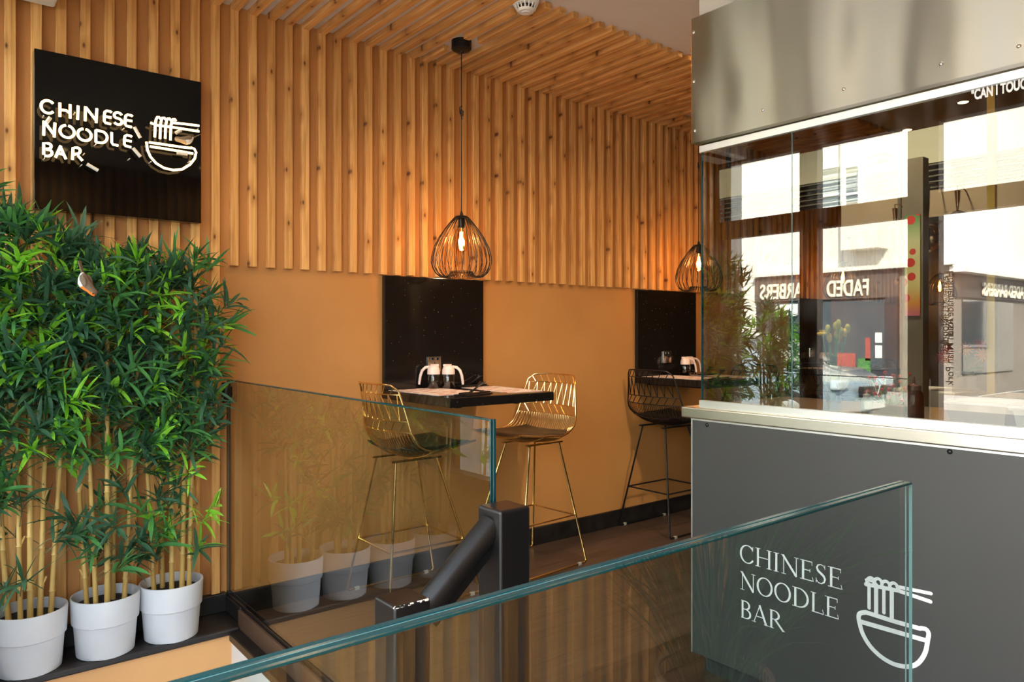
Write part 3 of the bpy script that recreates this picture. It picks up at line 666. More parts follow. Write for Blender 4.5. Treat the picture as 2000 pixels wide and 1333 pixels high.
def make_stool(metal, label):
    t = thing('bar_stool', (0, 0, 0), label, 'bar stool'); t['group'] = 'wire bar stools at the wall tables'
    b = MB(); N = 16
    loop = [surf(-1+2*i/N, 0) for i in range(1, N)]
    loop += [surf(1, i/24) for i in range(1, 25)] + [surf(1-2*i/N, 1) for i in range(1, N)] + [surf(-1, 1-i/24) for i in range(0, 24)]
    b.tube(loop, 0.0048, 8, closed=True); b.build('rim', metal, t, smooth=True)
    V1, V2, V3 = 0.066, 0.235, 0.305
    b = MB()
    for v in (V1, V2, V3): b.tube([surf(-1+2*i/12, v) for i in range(13)], 0.0030, 6)
    K = 8
    def U(i): return -0.94+1.88*i/K
    for i in range(K+1):
        if i < K: b.tube([surf(U(i), 0.004), surf(U(i+0.75), V1)], 0.0029, 5)
        b.tube([surf(U(min(K, i+0.0)), V1), surf(U(min(K, i+0.5)), V2)], 0.0029, 5)
        if i < K: b.tube([surf(U(i+1.0), V1), surf(U(i+0.5), V2)], 0.0029, 5)
        if i < K: b.tube([surf(U(i+0.1), V2), surf(U(i+0.9), V3)], 0.0029, 5)
    b.build('back_wires', metal, t, smooth=True)
    b = MB()
    for i in range(30):
        u = -0.96+1.92*i/29
        b.tube([surf(u, V3+(1-V3)*j/16) for j in range(17)], 0.0021, 5)
    for v in (0.60, 0.80): b.tube([surf(-1+2*i/12, v, -0.004) for i in range(13)], 0.003, 6)
    b.build('seat_wires', metal, t, smooth=True)
    b = MB(); nu, nv = 16, 16; vs = []; fs = []
    for s_ in (0, 1):
        for i in range(nu+1):
            for j in range(nv+1):
                u = -1+2*i/nu; x = -0.172+0.405*j/nv
                hw = 0.208*(1-0.20*max(0, (-x-0.06)/0.112)**2-0.10*max(0, (x-0.12)/0.113)**2)
                e = max(0.0, 1-abs(u)**5)*max(0.0, 1-abs(2*j/nv-1)**7)
                zb = 0.722+0.10*max(0, x-0.05)+0.020*abs(u)**3+0.25*max(0, -x-0.10)
                vs.append((x, u*hw, zb+(0.004+0.022*e**0.5 if s_ else 0)))
    q = (nu+1)*(nv+1)
    for i in range(nu):
        for j in range(nv):
            a0 = i*(nv+1)+j; fs.append((a0, a0+1, a0+nv+2, a0+nv+1)); fs.append((q+a0, q+a0+nv+1, q+a0+nv+2, q+a0+1))
    for i in range(nu):
        a0 = i*(nv+1); fs.append((a0, a0+nv+1, q+a0+nv+1, q+a0)); a1 = a0+nv; fs.append((a1, q+a1, q+a1+nv+1, a1+nv+1))
    for j in range(nv):
        fs.append((j, q+j, q+j+1, j+1)); a1 = nu*(nv+1)+j; fs.append((a1, a1+1, q+a1+1, q+a1))
    b.add(vs, fs); b.build('cushion', M['leather'], t, smooth=True)
    top = {}; foot = {}
    for sx in (-1, 1):
        for sy in (-1, 1):
            top[sx, sy] = Vector((-0.045+0.115*sx, 0.095*sy, 0.688)); foot[sx, sy] = Vector((0.255*sx-0.005, 0.215*sy, 0.009))
            b = MB(); a0 = top[sx, sy]; f0 = foot[sx, sy]
            b.tube([a0, f0+Vector((0, 0, 0.012)), f0+Vector((-sx*0.012, 0, 0))], 0.0062, 8); b.build('leg', metal, t, smooth=True)
    for sy in (-1, 1):
        b = MB(); b.tube([foot[-1, sy]+Vector((0.008, 0, 0)), foot[1, sy]-Vector((0.008, 0, 0))], 0.0055, 8); b.build('floor_runner', metal, t, smooth=True)
        b = MB()
        for xx in (-0.205, 0.205): b.box(xx-0.012, xx+0.012, 0.215*sy-0.008, 0.215*sy+0.008, 0.0, 0.0175)
        build_each(b, 'glide', M['glide'], t, bevel=0.003)
        b = MB(); b.box(-0.185, 0.095, 0.095*sy-0.011, 0.095*sy+0.011, 0.682, 0.690); b.build('seat_bracket', metal, t)
    fr = 0.61
    ring = [top[a]*(1-fr)+foot[a]*fr for a in ((-1, -1), (1, -1), (1, 1), (-1, 1))]
    b = MB()
    for i in range(4): b.tube([ring[i], ring[(i+1) % 4]], 0.0052, 8)
    b.build('footrest', metal, t, smooth=True)
    return t
s0 = make_stool(M['gold'], 'brass wire bar stool with black cushion left of the near table, behind the glass')
s0.location = (1.925, -0.262, 0); s0.rotation_euler = (0, 0, 0.0)
copy_thing(s0, (2.655, -0.268, 0), PI+0.08, 'brass wire bar stool with black cushion right of the near table')
s1 = make_stool(M['black_metal'], 'black wire bar stool left of the middle table, beside the counter')
s1.location = (3.925, -0.245, 0); s1.rotation_euler = (0, 0, 0.0)
copy_thing(s1, (4.70, -0.262, 0), PI, 'black wire bar stool right of the middle table, mostly hidden by the counter')
copy_thing(s1, (5.86, -0.262, 0), 0, 'black wire bar stool left of the far table, seen through the kitchen glass')
copy_thing(s1, (6.62, -0.262, 0), PI, 'black wire bar stool right of the far table, seen through the kitchen glass')

# ------------------------------------------------------------------ pendants
def pendant(label):
    t = thing('pendant_lamp', (0, 0, 0), label, 'pendant lamp'); t['group'] = 'wire cage pendant lamps'
    b = MB(); b.lathe([(0.052, 0.0), (0.052, -0.042), (0.044, -0.050), (0.012, -0.054), (0.008, -0.062)], n=32); b.build('canopy', M['black_metal'], t, smooth=True)
    b = MB(); b.tube([(0, 0, -0.05), (0, 0, -0.905)], 0.0028, 8)
    b.tube([(0.003, 0, -0.335), (-0.010, 0, -0.345), (-0.006, 0.004, -0.375), (0.008, 0, -0.385), (0.010, 0, -0.36), (0.0, 0, -0.35), (-0.004, 0, -0.37), (0.004, 0, -0.405)], 0.0035, 8)
    b.lathe([(0.003, -0.875), (0.009, -0.895), (0.010, -0.905)], n=16); b.build('cord', M['black_metal'], t, smooth=True)
    Z0 = -0.905
    b = MB(); b.lathe([(0.010, Z0+0.004), (0.030, Z0+0.001), (0.040, Z0-0.006), (0.043, Z0-0.012), (0.038, Z0-0.012), (0.012, Z0-0.004)], n=32, cap=False)
    b.build('cage_cap', M['black_metal'], t, smooth=True)
    b = MB(); b.lathe([(0.016, Z0-0.004), (0.017, Z0-0.010), (0.017, Z0-0.055), (0.015, Z0-0.060)], n=24); b.build('lamp_holder', M['black_metal'], t, smooth=True)
    b = MB(); NW = 54; rn = random.Random(5)
    pr_ = [(0.040, 0.010), (0.058, 0.030), (0.088, 0.068), (0.118, 0.112), (0.142, 0.160), (0.154, 0.205), (0.157, 0.235), (0.150, 0.265), (0.135, 0.292), (0.112, 0.311), (0.090, 0.315), (0.070, 0.306), (0.060, 0.292), (0.058, 0.286)]
    for i in range(NW):
        a0 = 2*PI*i/NW; tw = 0.10*(1 if i % 2 else -1)+rn.uniform(-0.03, 0.03); pts = []
        for r, z in pr_:
            a = a0+tw*math.sin(PI*min(1, z/0.315)*1.0)
            pts.append((r*math.cos(a), r*math.sin(a), Z0-z))
        b.tube(pts, 0.00135, 5)
    b.lathe([(0.0575, Z0-0.284), (0.0595, Z0-0.286), (0.0575, Z0-0.288), (0.0555, Z0-0.286), (0.0575, Z0-0.284)], n=32, cap=False)
    b.build('wire_cage', M['black_metal'], t, smooth=True)
    ZB = Z0-0.060
    b = MB(); b.lathe([(0.013, ZB+0.004), (0.015, ZB-0.012), (0.022, ZB-0.035), (0.030, ZB-0.070), (0.0315, ZB-0.090), (0.026, ZB-0.112), (0.012, ZB-0.124), (0.0005, ZB-0.127)], n=28)
    bu = b.build('bulb', M['bulb_glass'], t, smooth=True)
    b = MB()
    for i in range(8):
        a = 2*PI*i/8; a2 = a+PI/8
        b.tube([(0.007*math.cos(a), 0.007*math.sin(a), ZB-0.020), (0.013*math.cos(a2), 0.013*math.sin(a2), ZB-0.092)], 0.0013, 5)
        b.tube([(0.013*math.cos(a2), 0.013*math.sin(a2), ZB-0.092), (0.007*math.cos(a2+PI/8), 0.007*math.sin(a2+PI/8), ZB-0.020)], 0.0013, 5)
    b.tube([(0, 0, ZB), (0, 0, ZB-0.105)], 0.0016, 6)
    b.build('filament', M['filament'], bu, smooth=True)
    return t
p0 = pendant('black wire cage pendant lamp hanging over the near table')
p0.location = (PX[0], -0.325, CEIL)
for x_, lb in zip(PX[1:], ('black wire cage pendant over the middle table, half behind the kitchen glass', 'wire cage pendant over the far table, seen through the kitchen glass',
                           'farthest wire cage pendant lamp beyond the far table')):
    copy_thing(p0, (x_, -0.325, CEIL), 0.3, lb)
for x_ in PX:
    l = bpy.data.lights.new('bulb_light', 'POINT'); l.energy = 5.5; l.color = (1.0, 0.52, 0.20); l.shadow_soft_size = 0.02
    o = bpy.data.objects.new('bulb_light', l); C.objects.link(o); o.location = (x_, -0.325, CEIL-1.035)

# ------------------------------------------------------------------ ceiling fittings
t = thing('smoke_detector', (2.12, -0.905, CEIL), 'white smoke detector on the ceiling at the end of the battens', 'smoke detector')
b = MB(); b.lathe([(0.062, 0), (0.062, -0.018), (0.056, -0.030), (0.050, -0.034)], n=40); b.build('base', M['white'], t, smooth=True, world=False)
b = MB(); b.lathe([(0.034, -0.030), (0.034, -0.052)], n=32); b.build('sensor_core', M['black_pl'], t, world=False)
b = MB(); b.lathe([(0.040, -0.052), (0.034, -0.062), (0.0005, -0.065)], n=40)
for i in range(16):
    a = 2*PI*i/16; c_, s_ = math.cos(a), math.sin(a)
    b.tube([(0.050*c_, 0.050*s_, -0.033), (0.040*c_, 0.040*s_, -0.053)], 0.0028, 6)
b.lathe([(0.020, -0.063), (0.020, -0.068), (0.014, -0.068)], n=24); b.build('sensor_cage', M['white'], t, smooth=True, world=False)
def downlight(x, y, label):
    t = thing('downlight', (x, y, CEIL), label, 'downlight', 'ceiling downlights')
    b = MB(); b.lathe([(0.030, -0.001), (0.044, -0.004), (0.046, -0.001), (0.046, 0.0)], n=32, cap=False); b.build('bezel', M['chrome'], t, smooth=True, world=False)
    b = MB(); b.lathe([(0.030, -0.0025), (0.0005, -0.0035)], n=24, cap=False); b.build('lamp', M['spot'], t, world=False)
    return t
DL = [(0.75, 'first ceiling downlight, above the bamboo side'), (2.0, 'second ceiling downlight, nearest the smoke detector'), (3.22, 'small lit ceiling downlight left of the steel hood'), (4.45, 'ceiling downlight beyond the middle table'), (5.7, 'ceiling downlight glowing through the kitchen glass, above the far table'), (6.9, 'farthest of the ceiling downlights along the battens')]
for x_, lb in DL:
    downlight(x_, -1.02, lb)
    l = bpy.data.lights.new('downlight_beam', 'SPOT'); l.energy = 18 if x_ < 3.5 else 11; l.color = (1.0, 0.66, 0.34); l.spot_size = 1.75; l.spot_blend = 0.8; l.shadow_soft_size = 0.03
    o = bpy.data.objects.new('downlight_beam', l); C.objects.link(o); o.location = (x_, -1.02, CEIL-0.02)
    o.rotation_euler = Vector((0, 0.42, -1)).to_track_quat('-Z', 'Y').to_euler()
for x_, y_ in ((2.95, -1.95), (5.3, -1.54)):  # nearer lamp is added to brighten the flowers behind the screen
    downlight(x_, y_, 'ceiling downlight above the kitchen, %s' % ('added nearer the screen to brighten the flowers' if x_ < 4 else 'farther back'))
    l = bpy.data.lights.new('kitchen_beam', 'SPOT'); l.energy = 150 if x_ < 4 else 20; l.color = (1.0, 0.78, 0.52); l.spot_size = 2.4; l.spot_blend = 0.8; l.shadow_soft_size = 0.05
    o = bpy.data.objects.new('kitchen_beam', l); C.objects.link(o); o.location = (x_, y_, CEIL-0.02)
for x_, y_ in ((0.9, -3.72), (2.0, -3.72)):  # unseen lamps added so the right wall battens show in the front glass
    l = bpy.data.lights.new('added_batten_beam', 'SPOT'); l.energy = 14; l.color = (1.0, 0.70, 0.40); l.spot_size = 2.2; l.spot_blend = 0.8; l.shadow_soft_size = 0.05
    o = bpy.data.objects.new('added_batten_beam', l); C.objects.link(o); o.location = (x_, y_, CEIL-0.03)
    o.rotation_euler = Vector((0, -0.4, -1)).to_track_quat('-Z', 'Y').to_euler()
    downlight(x_, y_, 'added downlight lighting the right-hand battened wall, %s from the entrance' % {0.9: 'nearer', 2.0: 'farther'}[x_])
# air curtain above the entrance
t = thing('air_conditioner', (0.1, -0.15, 2.6), 'white boxy unit above the entrance, its lower corner in the top left of the picture', 'air conditioner')
b = MB(); b.box(-0.07, 0.41, -0.30, -0.04, 2.590, 2.79); b.build('casing', M['white'], t, bevel=0.012, seg=3)
b = MB(); b.box(-0.03, 0.33, -0.24, -0.18, 2.587, 2.591); b.build('outlet', M['black_pl'], t)

# ------------------------------------------------------------------ bamboo in pots
def make_pot(t):
    b = MB(); b.lathe([(0.098, 0.0), (0.103, 0.004), (0.112, 0.124), (0.1125, 0.126), (0.119, 0.130), (0.1235, 0.222), (0.1225, 0.228), (0.118, 0.229), (0.1135, 0.224), (0.111, 0.195), (0.110, 0.185)], n=56, cap=False)
    b.add([(0.098*math.cos(2*PI*j/24), 0.098*math.sin(2*PI*j/24), 0.0) for j in range(24)], [tuple(range(23, -1, -1))])
    o = b.build('pot', M['pot'], t, smooth=True)
    b = MB(); b.lathe([(0.1105, 0.190), (0.06, 0.196), (0.0005, 0.199)], n=40, cap=False); b.build('soil', M['soil'], t, smooth=True)
def leaf(b, base, dirv, L, W, mi, rn, droop):
    d = Vector(dirv).normalized(); side = d.cross(Vector((0, 0, 1)))
    side = side.normalized() if side.length > 0.05 else Vector((1, 0, 0))
    ang = rn.uniform(-0.9, 0.9); up = side.cross(d).normalized(); side = (side*math.cos(ang)+up*math.sin(ang)).normalized(); up = side.cross(d)
    vs = []; P = Vector(base); n = 5; cur = d.copy()
    ws = (0.30, 0.88, 1.0, 0.92, 0.62, 0.0)
    for i in range(n+1):
        hw = W*ws[i]*0.5
        if i < n:
            vs += [P-side*hw, P-up*hw*0.35, P+side*hw]
        else: vs.append(P.copy())
        P = P+cur*(L/n); cur = (cur+Vector((0, 0, -droop))).normalized()
    fs = []
    for i in range(n-1):
        o = i*3; fs += [(o, o+1, o+4, o+3), (o+1, o+2, o+5, o+4)]
    o = (n-1)*3; fs += [(o, o+1, o+3*1), (o+1, o+2, o+3*1)]
    b.add(vs, fs, mi)
def bamboo(x, y, z, seed, label, h=1.72, xmax=1.06, ymax=-0.045, spread=0.26, nspray=86, low=0.30, group='potted bamboos', xmin=-9, hang=3, outdoor=False):
    rn = random.Random(seed)
    t = thing('potted_bamboo', (0, 0, 0), label, 'potted plant', group); t.location = (x, y, z)
    t.location = (0, 0, 0); make_pot(t); canes = []
    nc = 5
    for i in range(nc):
        cx = -0.065+0.032*i+rn.uniform(-0.006, 0.006); cy = rn.uniform(-0.045, 0.045) if i % 2 else rn.uniform(-0.05, 0.0)
        lean = (cx*rn.uniform(0.4, 1.2), cy*0.2); hh = rn.uniform(h*0.72, h*0.9)
        pts = []; rs = []; b = MB(); nseg = 10; zz = 0.15
        r0 = rn.uniform(0.0098, 0.0118)
        nodes = []
        while zz < hh:
            f = (zz-0.15)/(hh-0.15); p = Vector((cx+lean[0]*f, cy+lean[1]*f, zz)); r = r0*(1-0.35*f)
            pts += [p, p+Vector((0, 0, 0.004)), p+Vector((0, 0, 0.009))]; rs += [r*0.94, r*1.22, r*0.96]; nodes.append(p)
            zz += rn.uniform(0.13, 0.20)
        pts.append(Vector((cx+lean[0], cy+lean[1], hh))); rs.append(r0*0.6)
        b.tube(pts, rs, 10)
        for q in nodes[1:]:
            if rn.random() < 0.45:
                a = rn.uniform(0, 2*PI); e = q+Vector((math.cos(a)*0.018, math.sin(a)*0.018, 0.038)); b.tube([q, e], [0.006, 0.0035], 6)
        b.build('cane', M['cane'], t, smooth=True); canes.append((cx, cy, lean, hh))
    fo = MB(); tw = MB(); cnt = 0
    def ok(p): return (x+p[0] < (xmax if z+p[2] < 1.15 else xmax+0.10)) and (y+p[1] < ymax) and x+p[0] > xmin
    tries = 0
    while cnt < nspray and tries < 4000:
        tries += 1
        cx, cy, lean, hh = rn.choice(canes)
        f = rn.random()
        zz = low+(h-low)*(1-(1-f)**1.0) if rn.random() < 0.80 else rn.uniform(low, h)
        if zz < h*0.50 and rn.random() < 0.76: continue
        base_z = max(0.22, min(zz-rn.uniform(0.05, 0.13), hh)); g = (base_z-0.15)/(hh-0.15)
        b0 = Vector((cx+lean[0]*g, cy+lean[1]*g, base_z))
        a = rn.uniform(0, 2*PI) if rn.random() < 0.5 else rn.uniform(PI*1.05, PI*1.95); rad = spread*math.sqrt(rn.uniform(0.03, 1))*(0.75 if zz < h*0.5 else (0.55 if zz > h*0.93 else 1.0))
        e = Vector((cx+math.cos(a)*rad, cy+math.sin(a)*rad*0.55-0.03, zz))
        if not ok(e): continue
        mid = (b0+e)*0.5+Vector((0, 0, 0.02)); tw.tube([b0, mid, e], [0.0018, 0.0013, 0.0009], 4, cap=False)
        lime = rn.random() < (0.29 if zz > h*0.62 else 0.18); mid_ = rn.random() < 0.3
        ax_ = (e-b0).normalized(); nl = rn.randint(7, 10)
        for j in range(nl):
            aa = 2*PI*j/nl+rn.uniform(-0.3, 0.3); o1 = ax_.orthogonal().normalized(); o2 = ax_.cross(o1)
            tilt = rn.uniform(0.35, 1.25); dv = ax_*math.cos(tilt)+(o1*math.cos(aa)+o2*math.sin(aa))*math.sin(tilt)+Vector((0, 0, 0.10))
            L = rn.uniform(0.09, 0.155)*(0.85 if lime else 1.0); tip = e+dv.normalized()*L
            if not ok(tip): continue
            mi = 2 if lime else (1 if mid_ else 0)
            leaf(fo, e+ax_*rn.uniform(-0.065, 0.004), dv, L, rn.uniform(0.0125, 0.019), mi, rn, rn.uniform(0.05, 0.24))
        cnt += 1
    if not outdoor:
        lim = -0.040-y
        for q in (tw, fo): q.v = [(a_, min(b_, lim), c_) for a_, b_, c_ in q.v]
    tw.build('twigs', M['twig'], t, smooth=True)
    fo.build('foliage', [M['leaf_dark'], M['leaf_mid'], M['leaf_lime']], t, smooth=True)
    t.location = (x, y, z); return t
bamboo(0.3145, -0.163, LZ, 11, 'tall artificial bamboo in the leftmost pale grey pot on the ledge', h=1.68, nspray=172, low=0.32)
bamboo(0.567, -0.163, LZ, 12, 'tall artificial bamboo in the middle pale grey pot, a robin ornament in its leaves', h=1.60, nspray=158, low=0.36)
bamboo(0.811, -0.163, LZ, 13, 'tall artificial bamboo in the pale grey pot next to the glass balustrade', xmax=1.04, h=1.58, nspray=158, low=0.34)
bamboo(0.06, -0.163, LZ, 14, 'bamboo in the pot nearest the entrance, just outside the left edge', h=1.8, nspray=110, low=0.5, xmin=-0.06)
bamboo(-0.62, -0.12, 0.0, 15, 'bamboo standing on the pavement outside, seen only in reflections', h=1.52, nspray=120, low=0.35, ymax=0.3, spread=0.30, group='bamboos outside', outdoor=True)
bamboo(-0.55, 0.34, 0.0, 16, 'second bamboo on the pavement outside, by the pale pillar', h=1.6, nspray=80, low=0.4, ymax=0.7, group='bamboos outside', outdoor=True)

# ------------------------------------------------------------------ neon sign
YS = -0.085
sp0 = at_y(67, 94, YS); sp1 = at_y(393, 436, YS)
SX0, SX1, SZ0, SZ1 = sp0.x, sp1.x, sp1.z, sp0.z
t = thing('neon_sign', ((SX0+SX1)/2, YS, SZ0), 'square black panel with glowing neon lettering and a noodle bowl, above the bamboo', 'neon sign')
b = MB(); b.box(SX0, SX1, YS, -BT-0.002, SZ0, SZ1); b.build('backing_panel', M['acrylic'], t, bevel=0.0015)
YT = YS-0.042
def S7(p):  # tracing of the lettering onto the plane of the tubes
    q = at_y(60+p[0]/5.882, 160+p[1]/5.882, YT); return (q.x, YT, q.z)
def arc(cx, cy, rx, ry, a0, a1, n=12, sk=0.0):
    out = []
    for i in range(n+1):
        a = math.radians(a0+(a1-a0)*i/n); X = cx+rx*math.cos(a); out.append((X, cy-ry*math.sin(a)+sk*(X-cx)))
    return out
SK = 0.16
def C_(x, y, h, wd): return [arc(x+wd*0.5, y+h*0.5, wd*0.5, h*0.5, 40, 320, 16, SK)]
def H_(x, y, h, wd): return [[(x, y), (x, y+h)], [(x+wd, y+wd*SK), (x+wd, y+h+wd*SK)], [(x+8, y+h*0.48+6), (x+wd*0.6, y+h*0.46+14), (x+wd-8, y+h*0.62+wd*SK)]]
def I_(x, y, h, wd): return [[(x, y), (x-6, y+h)]]
def N_(x, y, h, wd): return [[(x, y+h), (x+4, y), (x+8, y+6), (x+wd-14, y+h*0.80+wd*SK)], [(x+wd, y+wd*SK), (x+wd-8, y+h+wd*SK)]]
def E_(x, y, h, wd):
    return [[(x+wd, y+wd*SK+10), (x+wd*0.85, y+wd*SK-2), (x+wd*0.35, y+2), (x+6, y+16), (x, y+h*0.45), (x, y+h*0.85), (x+12, y+h), (x+wd*0.9, y+h+wd*SK*1.2)],
            [(x+6, y+h*0.48), (x+wd*0.95, y+h*0.48+wd*SK)]]
def S_(x, y, h, wd):
    return [arc(x+wd*0.5, y+h*0.27, wd*0.42, h*0.25, 20, 235, 10, SK)+arc(x+wd*0.5, y+h*0.75, wd*0.44, h*0.25, 80, -150, 12, SK)]
def O_(x, y, h, wd): return [arc(x+wd*0.5, y+h*0.5+6, wd*0.5, h*0.5, 100, 440, 24, SK)]
def D_(x, y, h, wd): return [[(x, y), (x, y+h)], [(x, y)]+arc(x+wd*0.45, y+h*0.5+wd*SK*0.5, wd*0.55, h*0.48, 80, -80, 12, SK*0.4)+[(x, y+h)]]
def L_(x, y, h, wd): return [[(x, y), (x, y+h*0.82), (x+14, y+h), (x+wd, y+h+wd*SK)]]
def B_(x, y, h, wd): return [[(x, y+h*0.9), (x, y)]+arc(x+wd*0.5, y+h*0.24, wd*0.42, h*0.22, 80, -80, 8)+[(x+wd*0.3, y+h*0.47)], [(x+wd*0.3, y+h*0.50)]+arc(x+wd*0.5, y+h*0.74+4, wd*0.52, h*0.26, 80, -95, 10)+[(x+10, y+h)]]
def A_(x, y, h, wd): return [[(x, y+h-6), (x+wd*0.5, y)], [(x+wd*0.5, y+22), (x+wd, y+h+wd*SK-6)], [(x+wd*0.28, y+h*0.62), (x+wd*0.75, y+h*0.66+8)]]
def R_(x, y, h, wd): return [[(x-6, y+h), (x+2, y+4)]+arc(x+wd*0.4, y+h*0.27, wd*0.40, h*0.26, 95, -95, 10)+[(x+wd*0.12, y+h*0.58)], [(x+wd*0.55, y+h*0.66), (x+wd*1.05, y+h*1.03+8)]]
lines = {'neon_tube_chinese': C_(118, 215, 145, 158)+H_(335, 240, 160, 118)+I_(545, 275, 160, 0)+N_(625, 285, 165, 135)+E_(845, 330, 140, 85)+S_(950, 350, 140, 105)+E_(1085, 375, 130, 85),
         'neon_tube_noodle': N_(148, 450, 165, 130)+O_(335, 495, 140, 165)+O_(540, 535, 135, 155)+D_(748, 555, 140, 130)+L_(930, 580, 140, 75)+E_(1075, 610, 125, 88),
         'neon_tube_bar': B_(148, 705, 145, 95)+A_(285, 735, 140, 120)+R_(485, 755, 140, 105)}
tube_r = 0.0050
for nm, st in lines.items():
    b = MB()
    for pl in st: b.tube([S7(p) for p in pl], tube_r, 8)
    b.build(nm, M['neon'], t, smooth=True)
b = MB()
for pl in ([(1330, 690), (1340, 780), (1375, 860), (1440, 935), (1530, 990), (1640, 1015), (1740, 1005), (1830, 950), (1885, 880), (1900, 810), (1880, 770), (1840, 755)],
           [(1360, 695), (1500, 715), (1700, 745), (1850, 762)], [(1370, 742), (1520, 765), (1700, 795), (1865, 825)]):
    b.tube([S7(p) for p in pl], tube_r, 8)
for i in range(4):
    x0 = 1430+60*i; y0 = 405+8*i
    b.tube([S7(p) for p in ((x0+60, y0+22), (x0+45, y0), (x0+25, y0), (x0+10, y0+28), (x0, y0+90), (x0-5, y0+230+12*(i % 2)))], tube_r, 8)
b.tube([S7(p) for p in ((1375, 470), (1450, 500), (1620, 520), (1935, 570))], tube_r, 8)
b.tube([S7(p) for p in ((1620, 470), (1780, 485), (1935, 505))], tube_r, 8)
b.build('neon_tube_bowl', M['neon'], t, smooth=True)
b = MB()
for p, q in (((1190, 520), (1260, 645)), ((1175, 760), (1262, 862)), ((645, 945), (775, 1020)), ((1665, 590), (1725, 555)), ((180, 470), (225, 410)), ((1680, 815), (1800, 830))):
    b.tube([S7(p), S7(q)], 0.0072, 10)
build_each(b, 'electrode_cap', M['ceramic'], t, smooth=True)
b = MB()
for p in ((150, 385), (1075, 530), (750, 715), (160, 875), (1385, 915), (1835, 910), (590, 950), (620, 820), (1140, 880), (1440, 500), (1925, 540), (510, 350)):
    q = S7(p); b.tube([(q[0], YS, q[2]), (q[0], YT+0.004, q[2])], 0.0022, 6)
    b.lathe([(0.0045, YS-0.004), (0.0045, YS)], (q[0], 0, q[2]), 10, axis='y') if False else None
build_each(b, 'tube_support', M['ceramic'], t, smooth=True)
b = MB(); cxp = at_y(181, 430, -0.04)
b.tube([(cxp.x, -0.045, SZ0+0.03), (cxp.x, -0.042, SZ0-0.03), (cxp.x-0.004, -0.040, SZ0-0.10), (cxp.x-0.002, -0.040, SZ0-0.55)], 0.003, 6); b.build('power_cable', M['black_pl'], t, smooth=True)

# robin ornaments
def robin(loc, rz, rx, sc, label, chest='breast'):
    t = thing('robin_ornament', (0, 0, 0), label, 'bird ornament', rz=0); t['group'] = 'robin ornaments'
    b = MB(); n = 20
    prof = [(-0.052, 0.0005, 0.002), (-0.044, 0.009, 0.001), (-0.030, 0.018, -0.002), (-0.012, 0.0235, -0.003), (0.006, 0.0235, 0.0), (0.020, 0.0195, 0.006), (0.028, 0.0175, 0.012), (0.038, 0.0165, 0.017), (0.047, 0.012, 0.019), (0.053, 0.0055, 0.018), (0.056, 0.0005, 0.017)]
    vs = []; fs = []
    for xx, r, zz in prof:
        for j in range(n):
            a = 2*PI*j/n; vs.append((xx, r*math.cos(a), zz+r*math.sin(a)))
    for i in range(len(prof)-1):
        for j in range(n): fs.append((i*n+j, (i+1)*n+j, (i+1)*n+(j+1) % n, i*n+(j+1) % n))
    b.add(vs, fs); b.m = []
    for f_ in b.f:
        c = sum((Vector(b.v[k]) for k in f_), Vector())/len(f_); i = f_[0]//n; lowc = c.z < prof[i][2]+0.004
        b.m.append(1 if (lowc and i in (4, 5, 6, 7, 8)) else (2 if (lowc and i < 4) else 0))
    b.build('body', [M['wing'], M[chest], M['belly']], t, smooth=True)
    for sy in (-1, 1):
        b = MB(); b.ball((-0.012, sy*0.0195, 0.006), 0.02, 12, sq=(1.35, 0.28, 0.62)); b.build('wing', M['wing'], t, smooth=True)
    b = MB(); b.hexa([(-0.095, -0.009, 0.006), (-0.095, 0.009, 0.006), (-0.042, 0.005, -0.001), (-0.042, -0.005, -0.001), (-0.095, -0.009, 0.009), (-0.095, 0.009, 0.009), (-0.042, 0.005, 0.005), (-0.042, -0.005, 0.005)]); b.build('tail', M['wing'], t)
    b = MB(); b.tube([(0.054, 0, 0.018), (0.068, 0, 0.015)], [0.0032, 0.0004], 8); b.build('beak', M['black_pl'], t, smooth=True)
    b = MB(); b.ball((0.044, -0.0125, 0.022), 0.0026, 8); b.ball((0.044, 0.0125, 0.022), 0.0026, 8); build_each(b, 'eye', M['eye'], t, smooth=True)
    b = MB()
    for sy in (-1, 1): b.tube([(-0.005, sy*0.008, -0.024), (0.0, sy*0.008, -0.040), (0.008, sy*0.008, -0.042)], 0.001, 5)
    b.build('feet', M['black_pl'], t, smooth=True)
    t.location = loc; t.rotation_euler = (rx[0], rx[1], rz); t.scale = (sc, sc, sc)
rb = at_y(168, 556, -0.43)
robin(tuple(rb), -0.5, (0.25, 1.25, 0), 0.92, 'small robin ornament with white belly and orange breast, head down in the bamboo leaves')
rs_ = S7((1760, 705))
robin((rs_[0]+0.005, YT-0.004, rs_[2]+0.012), PI, (0, 0.45, 0), 0.75, 'small brown robin ornament perched on the neon noodle bowl', 'buff')

# ------------------------------------------------------------------ kitchen block
KY0 = -1.640; KY1 = -4.165
t = thing('kitchen_counter', (XC+0.3, -3.2, 0), 'dark grey kitchen counter with steel edge and white noodle bar lettering', 'counter')
cnt_ = t
b = MB(); b.box(XC, XC+0.03, KY1, KY0-0.02, 0.065, 0.975); b.build('front_panel', M['counter'], t, bevel=0.002)
b = MB(); b.box(XC+0.03, XC+0.70, KY1, KY0-0.028, 0.065, 0.975); b.box(XC+0.03, XC+0.66, KY1, KY0-0.06, 0.0, 0.065); b.build('cabinet_body', M['charcoal'], t)
b = MB(); b.box(XC+0.0, XC+0.03, KY0-0.022, KY0-0.016, 0.065, 0.975); b.build('edge_trim', M['alu'], t)
b = MB(); b.box(XC-0.020, XC+0.72, KY1, KY0+0.017, 0.974, 1.016); b.build('steel_edge', M['steel_cap'], t, bevel=0.005, seg=3)
b = MB(); b.box(XC-0.004, XC+0.001, KY1, KY0-0.018, 0.966, 0.973); b.build('shadow_bead', M['alu'], t)
